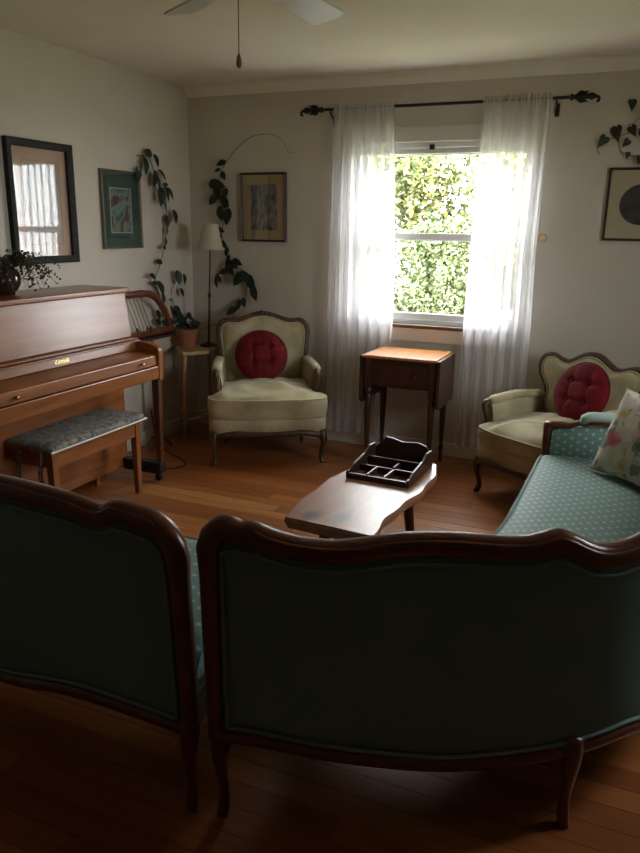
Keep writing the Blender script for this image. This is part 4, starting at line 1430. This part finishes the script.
def curtain(label, tab, folds, seed):
    """tab: list of (z, x0, x1) from top to bottom"""
    rq = random.Random(seed)
    ph = [rq.uniform(0, 6) for _ in range(4)]
    left = [(-z, a) for z, a, b_ in tab]
    right = [(-z, b_) for z, a, b_ in tab]
    zt_, zb_ = tab[0][0], tab[-1][0]

    def fn(u, v):
        z = zt_ + (zb_ - zt_) * v
        a, b_ = interp(left, -z), interp(right, -z)
        x = a + (b_ - a) * (u + 0.012 * math.sin(u * folds * 2 * PI + ph[1]))
        near = min(1, max(0, (RODZ - 0.03 - z) / 0.25))
        amp = 0.006 + 0.018 * near
        y = RODY + 0.0 + amp * math.sin(u * folds * 2 * PI + ph[0] + 0.5 * math.sin(v * 3 + ph[2])) + 0.008 * near * math.sin(u * folds * 4.7 * PI + ph[3] + v * 2)
        if z > RODZ - 0.03:
            # gathered over the rod
            y = RODY - 0.012 + 0.004 * math.sin(u * folds * 6 * PI)
            z = z + 0.006 * math.sin(u * folds * 5 * PI + ph[1])
        return (x, y, z)
    t = thing('sheer_curtain', label, 'curtain', (0.5 * (tab[0][1] + tab[0][2]), RODY, zb_), w=True)
    t['group'] = 'white sheer curtains at the window'
    MB().grid(fn, 150, 50).build('cloth', 'sheer', t, smooth='all')

    def back(u, v):
        a, b_ = tab[0][1], tab[0][2]
        return (a + (b_ - a) * u, RODY + 0.013 + 0.003 * math.sin(u * folds * 6 * PI), RODZ + 0.02 - 0.05 * v)
    MB().grid(back, 80, 4).build('rod_pocket', 'sheer', t, smooth='all')
    return t


curtain('white sheer curtain hanging on the left side of the window', [(2.262, 1.157, 1.565), (1.6, 1.135, 1.60), (0.85, 1.125, 1.61), (0.1, 1.112, 1.56)], 6.5, 3)
curtain('white sheer curtain hanging on the right side of the window', [(2.262, 2.115, 2.51), (1.4, 2.092, 2.49), (0.88, 2.078, 2.50), (0.1, 2.075, 2.50)], 6, 8)
kb = MB().lathe([(0.001, 0), (0.024, 0), (0.024, -0.012), (0.018, -0.02), (0.001, -0.022)], 20, (2.516, 0, 1.46), axis=1).build('curtain_holdback', 'tan_wood', None, smooth=True, origin=(2.516, 0, 1.46))
tag(kb, 'small round tan wooden knob on the wall beside the right curtain', 'knob')

# ------------------------------------------------------------------ ceiling fan
HX, HY, BZ = 1.927, -2.592, 2.22
fan = thing('ceiling_fan', 'white ceiling fan with pull chain, mostly above the frame', 'fan', (HX, HY, H), w=True)
MB().lathe([(0.001, H), (0.075, H), (0.08, H - 0.02), (0.10, H - 0.045), (0.105, H - 0.12), (0.09, H - 0.16), (0.03, H - 0.175), (0.001, H - 0.175)], 28, (HX, HY, 0)).build('motor', 'fan_white', fan, smooth=True)
MB().lathe([(0.001, BZ + 0.045), (0.05, BZ + 0.045), (0.055, BZ + 0.01), (0.04, BZ - 0.02), (0.001, BZ - 0.025)], 24, (HX, HY, 0)).build('switch_cup', 'fan_white', fan, smooth=True)
for k in range(6):
    a = R(88 + 60 * k)
    d = Vector((math.cos(a), math.sin(a), 0))
    s_ = Vector((-math.sin(a), math.cos(a), 0))
    pts = [(0.16, 0.045), (0.50, 0.066), (0.525, 0.062), (0.54, 0.05), (0.54, -0.05), (0.525, -0.062), (0.50, -0.066), (0.16, -0.045)]
    pit = R(-13)
    mb_ = MB().prism(pts, lambda q, w_, h: Vector((HX, HY, BZ)) + d * q + s_ * (w_ * math.cos(pit)) + Vector((0, 0, w_ * math.sin(pit) + h)), 0.0, 0.007)
    bl = mb_.build('blade', 'fan_white', fan, bevel=0.002)
    MB().tube([Vector((HX, HY, BZ + 0.045)) + d * 0.05, Vector((HX, HY, BZ + 0.03)) + d * 0.1, Vector((HX, HY, BZ + 0.012)) + d * 0.17, Vector((HX, HY, BZ + 0.012)) + d * 0.2], [(0.005, 0.016)] * 4, 8, ref=(0, 0, 1)).build('blade_arm', 'fan_white', bl, smooth=True)
cp = hit(239, 64, 1, HY + 0.03)
cx_, cy_ = cp.x, cp.y
MB().tube([(cx_, cy_, BZ - 0.015), (cx_, cy_, cp.z + 0.03)], 0.0016, 6).build('pull_chain', 'bronze', fan)
MB().lathe([(0.001, -0.012), (0.006, -0.010), (0.009, 0.0), (0.0075, 0.014), (0.004, 0.027), (0.001, 0.031)], 12, (cx_, cy_, cp.z)).build('pull_knob', 'pull_wood', fan, smooth='all')

# ------------------------------------------------------------------ corner table, lamp, harp
ct = thing('corner_table', 'light wooden corner table holding the terracotta pot and lamp', 'table', (0.22, -0.35, 0), w=True)
CT = [(0.27, -0.57), (0.37, -0.42), (0.345, -0.17), (0.21, -0.10), (0.045, -0.32)]
ZL = 0.66
MB().prism(CT, lambda a, b_, h: (a, b_, h), ZL - 0.025, ZL).build('tabletop', 'light_wood', ct, bevel=0.005)
lp = [((0.255, -0.52), (0.20, -0.475)), ((0.085, -0.32), (0.075, -0.32)), ((0.21, -0.14), (0.21, -0.13)), ((0.33, -0.22), (0.335, -0.22))]
for (a, b_) in lp:
    MB().tube([(a[0], a[1], ZL - 0.02), (b_[0], b_[1], 0)], [0.016, 0.012], 8).build('leg', 'light_wood', ct, smooth='all')
for i in range(4):
    f_ = lambda q: Vector((q[0][0] * 0.25 + q[1][0] * 0.75, q[0][1] * 0.25 + q[1][1] * 0.75, 0.15))
    MB().tube([f_(lp[i]), f_(lp[(i + 1) % 4])], 0.010, 8).build('stretcher', 'light_wood', ct, smooth=True)

lx, ly = 0.272, -0.235
lam = thing('table_lamp', 'slim table lamp with cream shade in the room corner', 'lamp', (lx, ly, ZL))
MB().lathe([(0.001, 0), (0.062, 0), (0.064, 0.008), (0.055, 0.014), (0.02, 0.022), (0.012, 0.03), (0.001, 0.031)], 24).build('base', 'black_iron', lam, smooth=True)
pr = []
z = 0.028
k = 0
while z < 0.70:
    r = 0.0095 if z < 0.36 else 0.0065
    pr += [(r * 0.7, z), (r, z + 0.011), (r * 0.7, z + 0.022)]
    z += 0.024
pr.insert(0, (0.001, 0.026))
pr.append((0.001, z))
MB().lathe(pr, 12).lathe([(0.006, 0.35), (0.013, 0.358), (0.013, 0.375), (0.006, 0.385)], 12).build('stem', 'bronze', lam, smooth='all')
sp = [(0.094, 0.685), (0.086, 0.71), (0.073, 0.76), (0.062, 0.81), (0.052, 0.855)]
MB().grid(lambda u, v: (interp([(h, r) for r, h in sp], 0.685 + 0.17 * v) * math.cos(2 * PI * u), interp([(h, r) for r, h in sp], 0.685 + 0.17 * v) * math.sin(2 * PI * u), 0.685 + 0.17 * v), 32, 10, cu=True).build('shade', 'lamp_shade', lam, smooth='all')
MB().tube([(0.052 * math.cos(2 * PI * k / 32), 0.052 * math.sin(2 * PI * k / 32), 0.855) for k in range(32)], 0.002, 6, closed=True).tube([(0.094 * math.cos(2 * PI * k / 32), 0.094 * math.sin(2 * PI * k / 32), 0.685) for k in range(32)], 0.002, 6, closed=True).tube([(-0.052, 0, 0.85), (0.052, 0, 0.85)], 0.0018, 6).build('shade_ring', 'lamp_shade', lam, smooth='all')
MB().tube([(0.05, -0.05, 0.01), (0.105, -0.16, 0.008), (0.125, -0.19, -0.03), (0.125, -0.2, -0.3), (0.11, -0.18, -ZL + 0.006), (0.0, -0.1, -ZL + 0.006)], 0.0028, 6).build('cord', 'cable_black', lam, smooth='all')

for c_ in lam.children:
    if c_.name.split('.')[0] in ('stem', 'shade', 'shade_ring'):
        c_.rotation_euler = (0, R(2.6), 0)

# harp on its slim stand
st = thing('harp_stand', 'slim tan wooden stand between piano and corner table', 'stand', (0.13, -0.71, 0))
SH = 0.785
MB().tube([(0, 0.0, 0.06), (0, 0.0, SH - 0.02)], 0.0125, 10).build('post', 'light_wood', st, smooth=True)
MB().box(-0.05, 0.05, -0.16, 0.2, SH - 0.02, SH).build('shelf', 'dark_oak', st, bevel=0.004)
for k in range(3):
    a = R(30 + 120 * k)
    MB().tube(crom([(0.0, 0.0, 0.08), (0.06 * math.cos(a), 0.06 * math.sin(a), 0.06), (0.10 * math.cos(a), 0.10 * math.sin(a), 0.012)], 8), 0.010, 8).build('foot', 'walnut', st, smooth='all')
hp = thing('lap_harp', 'small wooden five-string harp standing behind the piano end', 'harp', (0.13, -0.71, SH))
# boat-shaped soundbox: pointed at the far end
bo = []
for k in range(24):
    t = k / 23
    bo.append((-0.25 + 0.50 * t, 0.055 * math.sin(PI * min(1, 0.10 + 0.88 * t)) ** 0.7))
mb_ = MB().grid(lambda u, v: (bo[int(round(u * 23))][1] * math.cos(PI * v), bo[int(round(u * 23))][0], 0.038 - 0.038 * math.sin(PI * v) ** 0.6), 24, 9)
mb_.grid(lambda u, v: (bo[int(round(u * 23))][1] * (1 - 2 * v), bo[int(round(u * 23))][0], 0.038 + 0.006 * math.sin(PI * v)), 24, 5)
mb_.build('soundbox', 'mahogany', hp, smooth=True)
MB().tube(crom([(0, 0.215, 0.03), (0, 0.19, 0.09), (0, 0.155, 0.15), (0, 0.105, 0.205), (0, 0.06, 0.245), (0, 0.0, 0.272), (0, -0.06, 0.282), (0, -0.15, 0.285), (0, -0.24, 0.285), (0, -0.32, 0.30)], 30), [(0.014 + 0.004 * math.sin(k / 29 * PI), 0.016 + 0.010 * math.sin(min(1, k / 22) * PI) + (0.006 if k > 18 else 0)) for k in range(30)], 10, ref=(1, 0, 0)).build('neck', 'mahogany', hp, smooth='all')
for k in range(5):
    y0 = -0.275 + 0.037 * k
    y1 = -0.165 + 0.037 * k
    MB().tube([(0.006, y0, 0.275), (0.006, y1, 0.04)], 0.0022, 6).build('string', 'string', hp)
    MB().lathe([(0.001, 0.03), (0.007, 0.036), (0.009, 0.056), (0.005, 0.068), (0.001, 0.07)], 8, (0.006, y1, 0)).build('string_peg', 'tan_wood' if k in (1, 2) else 'walnut', hp, smooth='all')


# ------------------------------------------------------------------ plants
def leaf_mesh(name, kind, mat):
    mb_ = MB()
    if kind == 'oval':
        prof = [(0, 0.0), (0.1, 0.16), (0.3, 0.26), (0.55, 0.27), (0.8, 0.16), (1.0, 0.0)]
    else:
        prof = [(-0.12, 0.16), (0.05, 0.38), (0.25, 0.40), (0.5, 0.27), (0.8, 0.09), (1.0, 0.0)]
    vs, fs = [], []
    for (t, w_) in prof:
        sag = -0.16 * t * t
        vs += [(t, -w_, sag + 0.35 * w_), (t if kind == 'oval' else max(t, 0), 0, sag), (t, w_, sag + 0.35 * w_)]
    for i in range(len(prof) - 1):
        for j in range(2):
            fs.append((i * 3 + j, i * 3 + j + 1, i * 3 + j + 4, i * 3 + j + 3))
    me = bpy.data.meshes.new(name)
    me.from_pydata(vs, [], fs)
    me.materials.append(MATS[mat])
    me.polygons.foreach_set('use_smooth', [True] * len(me.polygons))
    return me


OV = leaf_mesh('leaf', 'oval', 'leaf_dark')
HT = leaf_mesh('leaf', 'heart', 'leaf_ivy')


def put_leaf(parent, me, pos, hdir, nrm, size, ang, width=1.0, rq=rnd):
    """leaf lying near a wall: hdir = direction of image-right on that wall, nrm = wall normal"""
    a = R(ang)
    d = Vector(hdir) * math.cos(a) + Vector((0, 0, -1)) * math.sin(a) + Vector(nrm) * rq.uniform(0.1, 0.5)
    d.normalize()
    n_ = Vector(nrm) + Vector((rq.uniform(-.5, .5), rq.uniform(-.5, .5), rq.uniform(-.2, .6)))
    n_ = (n_ - d * n_.dot(d)).normalized()
    s_ = n_.cross(d)
    m_ = Matrix((d, s_, n_)).transposed()
    o = bpy.data.objects.new('leaf', me)
    COL.objects.link(o)
    o.parent = parent
    o.location = Vector(pos) - d * (size * 0.5) - parent.location
    o.rotation_euler = m_.to_euler()
    o.scale = (size, size * width, size)
    return o


pv = thing('climbing_houseplant', 'potted climbing vine in terracotta, trained up both walls of the corner', 'plant', (0.135, -0.30, ZL), w=True)
px_, py_ = 0.135, -0.30
MB().lathe([(0.001, ZL), (0.058, ZL), (0.078, ZL + 0.095), (0.088, ZL + 0.097), (0.09, ZL + 0.125), (0.080, ZL + 0.127), (0.074, ZL + 0.10), (0.001, ZL + 0.10)], 24, (px_, py_, 0)).build('pot', 'terracotta', pv, smooth=True)
MB().lathe([(0.001, ZL + 0.100), (0.074, ZL + 0.100), (0.070, ZL + 0.108), (0.001, ZL + 0.112)], 16, (px_, py_, 0)).build('soil', 'soil', pv, smooth=True)
WL = 0.03


def cropL(cx, cy):
    return hit(130 + cx / 4.27, 140 + cy / 4.265, 0, WL)


def cropB(cx, cy):
    return hit(200 + cx / 4.37, 125 + cy / 4.374, 1, -WL)


stl = [cropL(*q) for q in ((40, 65), (70, 70), (95, 110), (120, 190), (150, 250), (155, 300), (158, 345), (152, 390), (150, 440), (125, 540), (105, 600), (118, 640), (130, 690), (125, 740), (175, 770))]
stl[0].x = 0.004
stl += [Vector((px_ - 0.03, py_ - 0.02, ZL + 0.11))]
MB().tube(crom(stl, 90), 0.0028, 6).build('stem', 'vine_stem', pv, smooth='all')
st2 = [Vector((px_, py_, ZL + 0.105)), cropL(205, 745), cropL(185, 690), cropL(178, 640), cropL(200, 600), cropL(215, 590)]
MB().tube(crom(st2, 40), 0.0026, 6).build('stem', 'vine_stem', pv, smooth='all')
LV = [(62, 108, 72, 95), (80, 57, 52, 15), (97, 88, 52, 65), (33, 145, 58, 100), (95, 165, 66, 100), (140, 150, 54, 50), (110, 175, 55, 90), (138, 190, 28, 10), (118, 240, 76, 100), (168, 230, 62, 50),
      (147, 225, 70, 85), (145, 275, 42, 80), (182, 328, 60, 70), (157, 345, 50, 95), (152, 388, 34, 90), (153, 432, 38, 120), (135, 455, 42, 170), (125, 520, 40, 10), (90, 582, 44, 20), (118, 630, 62, 75),
      (132, 675, 52, 95), (100, 610, 34, 10), (192, 585, 60, 95), (224, 595, 50, 75), (213, 650, 42, 60), (165, 682, 28, 10), (150, 733, 44, 90), (118, 745, 44, 60), (112, 775, 44, 20), (205, 745, 62, 25),
      (240, 748, 44, 160), (165, 770, 55, 15), (190, 725, 50, 50), (225, 765, 50, 10), (140, 780, 44, 30)]
rq = random.Random(3)
for (cx, cy, ln, an) in LV:
    p_ = cropL(cx, cy)
    p_.x += rq.uniform(0.0, 0.03)
    put_leaf(pv, OV, p_, (0, 1, 0), (1, 0, 0), ln / 4.27 / 727 * 4.9 * 1.12, an, 1.0, rq)
for k in range(9):
    a = k * 0.7
    put_leaf(pv, OV, Vector((px_ + 0.06 * math.cos(a), py_ + 0.06 * math.sin(a), ZL + 0.14 + 0.02 * (k % 3))), (math.cos(a), math.sin(a), 0), (0.4, -0.6, 0.7), 0.085, rq.uniform(-20, 40), 1.0, rq)
stb = [cropB(*q) for q in ((113, 165), (90, 210), (88, 250), (95, 300), (100, 360), (100, 440), (95, 490), (125, 540), (130, 600), (190, 640), (205, 690), (195, 760), (150, 815))]
stb += [Vector((0.36, -0.03, 0.85)), Vector((0.2, -0.06, 0.78)), Vector((px_ + 0.02, py_ + 0.03, ZL + 0.105))]
MB().tube(crom(stb, 90), 0.0028, 6).build('stem', 'vine_stem', pv, smooth='all')
sta = [cropB(*q) for q in ((113, 165), (160, 95), (215, 52), (280, 38), (330, 48), (360, 75), (378, 115), (405, 120))]
for q in sta:
    q.y = -0.008
sta[0].y = -WL
MB().tube(crom(sta, 60), [0.0026 - 0.0012 * k / 59 for k in range(60)], 6).build('runner_stem', 'dry_stem', pv, smooth='all')
LB = [(95, 167, 42, 160), (78, 198, 27, 170), (110, 222, 40, 55), (80, 262, 74, 10), (62, 325, 56, 130), (85, 290, 56, 95), (105, 330, 62, 80), (95, 385, 62, 80), (120, 400, 66, 95), (115, 340, 44, 60),
      (98, 460, 38, 20), (95, 490, 28, 100), (108, 522, 42, 40), (125, 555, 40, 90), (125, 600, 60, 100), (150, 612, 58, 15), (162, 600, 52, 20), (100, 642, 42, 165), (75, 680, 62, 95), (95, 675, 32, 60),
      (175, 672, 72, 130), (205, 665, 72, 30), (225, 692, 72, 70), (240, 735, 62, 75), (130, 632, 54, 45), (170, 785, 42, 95), (195, 775, 42, 75), (145, 812, 54, 150), (72, 300, 50, 70), (110, 300, 46, 100)]
for (cx, cy, ln, an) in LB:
    p_ = cropB(cx, cy)
    p_.y -= rq.uniform(0.0, 0.03)
    put_leaf(pv, OV, p_, (1, 0, 0), (0, -1, 0), ln / 4.37 / 727 * 5.3 * 1.12, an, 1.0, rq)

# ivy at the upper right
iv = thing('trailing_ivy', 'trailing ivy vine on the wall at the upper right corner', 'plant', (3.32, 0, 1.93), w=True)


def cropR(cx, cy):
    return hit(590 + cx / 5.34, 90 + cy / 5.33, 1, -0.03)


MB().lathe([(0.001, 1.93), (0.05, 1.93), (0.07, 2.03), (0.075, 2.035), (0.066, 2.035), (0.06, 2.02), (0.001, 2.02)], 20, (3.36, -0.08, 0)).build('pot', 'terracotta', iv, smooth=True)
stv = [[cropR(40, 272), cropR(100, 265), cropR(180, 240), cropR(235, 220), cropR(290, 205), Vector((3.33, -0.06, 2.03))],
       [cropR(150, 280), cropR(165, 325), cropR(200, 345), cropR(290, 342), Vector((3.34, -0.06, 2.02))],
       [cropR(205, 185), cropR(235, 178), cropR(270, 140), cropR(300, 170), Vector((3.36, -0.06, 2.03))],
       [cropR(45, 290), cropR(42, 320), cropR(50, 345)]]
for q in stv:
    MB().tube(crom(q, 24), 0.0022, 6).build('stem', 'vine_stem', iv, smooth='all')
for (cx, cy, ln, an) in ((62, 280, 55, 120), (145, 240, 66, 80), (232, 222, 48, 60), (225, 85, 48, 80), (188, 287, 40, 130), (200, 352, 30, 90), (262, 378, 38, 90), (290, 250, 60, 70), (310, 330, 60, 100), (300, 130, 55, 60)):
    put_leaf(iv, HT, cropR(cx, cy), (1, 0, 0), (0, -1, 0), ln / 5.33 / 727 * 5.0 * 1.05, an, 1.0, rq)

# vase of fine foliage on the piano
vx, vy, vz = 0.125, -1.93, 1.15
vp = thing('potted_foliage', 'dark glazed round pot of fine leafy foliage on the piano', 'plant', (vx, vy, vz))
MB().lathe([(0.001, 0), (0.045, 0), (0.066, 0.02), (0.085, 0.055), (0.088, 0.08), (0.078, 0.11), (0.06, 0.128), (0.058, 0.136), (0.05, 0.136), (0.05, 0.12), (0.001, 0.118)], 28).build('pot', 'dark_glaze', vp, smooth=True)
rq = random.Random(17)
stm, lfs = MB(), MB()
for k in range(80):
    a = rq.uniform(0, 2 * PI)
    trail = rq.random() < 0.45
    if k < 9:
        a, trail = rq.uniform(0.6, 1.7), True
    L_ = rq.uniform(0.10, 0.26) if trail else rq.uniform(0.05, 0.14)
    d = Vector((math.cos(a), math.sin(a), 0))
    if d.x < 0:
        d.x *= 0.35
        L_ *= 0.7
    p0 = Vector((0, 0, 0.12)) + d * 0.03
    p1 = p0 + d * (0.06 + 0.2 * L_) + Vector((0, 0, rq.uniform(0.04, 0.09)))
    p2 = p0 + d * L_ + Vector((0, 0, (rq.uniform(-0.11, 0.02) if trail else rq.uniform(0.02, 0.10))))
    C = crom([p0, p1, p2], 14)
    stm.tube(C, 0.0011, 4)
    for j in range(3, 14):
        for s in range(2):
            c = C[j] + Vector((rq.uniform(-.012, .012), rq.uniform(-.012, .012), rq.uniform(-.010, .010)))
            n_ = Vector((rq.uniform(-1, 1), rq.uniform(-1, 1), rq.uniform(-1, 1))).normalized()
            u_ = n_.orthogonal().normalized() * rq.uniform(0.006, 0.012)
            w_ = n_.cross(u_) * 0.7
            lfs.add([c - u_, c - w_, c + u_, c + w_], [(0, 1, 2, 3)])
o = stm.build('stems', 'vine_stem', vp)
o['kind'] = 'stuff'
o = lfs.build('foliage', 'leaf_fine', vp)
o['kind'] = 'stuff'

# power cord on the floor behind the piano
pc = MB().tube(crom([(0.02, -0.62, 0.25), (0.06, -0.62, 0.02), (0.18, -0.72, 0.005), (0.30, -0.80, 0.005), (0.42, -0.86, 0.005), (0.52, -0.95, 0.005), (0.50, -1.05, 0.005), (0.40, -1.10, 0.005)], 50), 0.004, 6).build('power_cord', 'cable_black', None, smooth='all', origin=(0.3, -0.8, 0))
tag(pc, 'black power cord curling over the floor beside the piano leg', 'cord')

# ------------------------------------------------------------------ garden outside
gd = MB().box(-14, 24, -20, 24, -0.62, -0.6).build('garden_lawn', 'lawn', None, origin=(1, 8, -0.6))
gd['kind'] = 'structure'


def shrub(name, label, cx, cy, z0, rx, ry, rz, nleaf, size, mat, seed, trunk):
    rq = random.Random(seed)
    t = thing(name, label, 'shrub' if name != 'garden_tree' else 'tree', (cx, cy, -0.6))
    lf = MB()
    cl = [(rq.uniform(-1, 1), rq.uniform(-1, 0.6), rq.uniform(-1, 1)) for _ in range(40)]
    cl = [c for c in cl if c[0] ** 2 + c[1] ** 2 + c[2] ** 2 < 1.1]
    vs, fs = [], []
    for k in range(nleaf):
        c = cl[k % len(cl)]
        r_ = rq.random() ** 0.4 * 0.34
        th, ph = rq.uniform(0, 2 * PI), math.acos(rq.uniform(-1, 1))
        p_ = Vector(((c[0] + r_ * math.sin(ph) * math.cos(th)) * rx, (c[1] + r_ * math.sin(ph) * math.sin(th)) * ry, z0 + 0.6 + (c[2] + r_ * math.cos(ph)) * rz))
        n_ = Vector((rq.gauss(0, 0.6), rq.gauss(-0.5, 0.6), rq.gauss(0.6, 0.5))).normalized()
        u_ = n_.orthogonal().normalized()
        u_ = (Matrix.Rotation(rq.uniform(0, 6.28), 3, n_) @ u_) * size * rq.uniform(0.6, 1.2)
        w_ = n_.cross(u_) * 0.5
        o_ = len(vs)
        vs += [p_ - u_, p_ - w_ * 1.0 - u_ * 0.1, p_ + u_, p_ + w_ - u_ * 0.1]
        fs.append((o_, o_ + 1, o_ + 2, o_ + 3))
    lf.v, lf.f = vs, fs
    me = bpy.data.meshes.new('foliage')
    me.from_pydata(vs, [], fs)
    me.materials.append(MATS[mat])
    o = bpy.data.objects.new('foliage', me)
    COL.objects.link(o)
    o.parent = t
    o['kind'] = 'stuff'
    for k in range(trunk):
        a = rq.uniform(0, 6.28)
        MB().tube(crom([(0.1 * k, 0, 0), (0.15 * math.cos(a) + 0.05 * k, 0.1 * math.sin(a), 0.5 * (z0 + 0.6)), (0.4 * rx * math.cos(a), 0.3 * ry * math.sin(a), z0 + 0.6 + 0.3 * rz)], 10), [0.05 - 0.003 * j for j in range(10)], 8).build('trunk', 'bark', t, smooth='all')
    return t


shrub('garden_shrub', 'sunlit green hedge shrub filling the lower half of the window', 0.86, 2.9, 0.55, 0.76, 0.5, 1.15, 17000, 0.034, 'hedge_leaf', 1, 2)
shrub('garden_shrub', 'sunlit hedge shrub seen behind the left sheer curtain', -1.2, 3.0, 0.7, 0.72, 0.5, 1.2, 7000, 0.05, 'hedge_leaf', 2, 2)
shrub('garden_shrub', 'sunlit hedge shrub seen behind the right sheer curtain', 2.8, 3.0, 0.6, 0.68, 0.5, 1.2, 10000, 0.036, 'hedge_leaf', 4, 2)
shrub('garden_tree', 'yellow green sunlit tree filling the upper half of the window', 0.6, 5.2, 1.9, 2.6, 1.1, 1.35, 26000, 0.055, 'tree_leaf', 5, 1)

for o in bpy.data.objects:
    if '_w' in o:
        del o['_w']
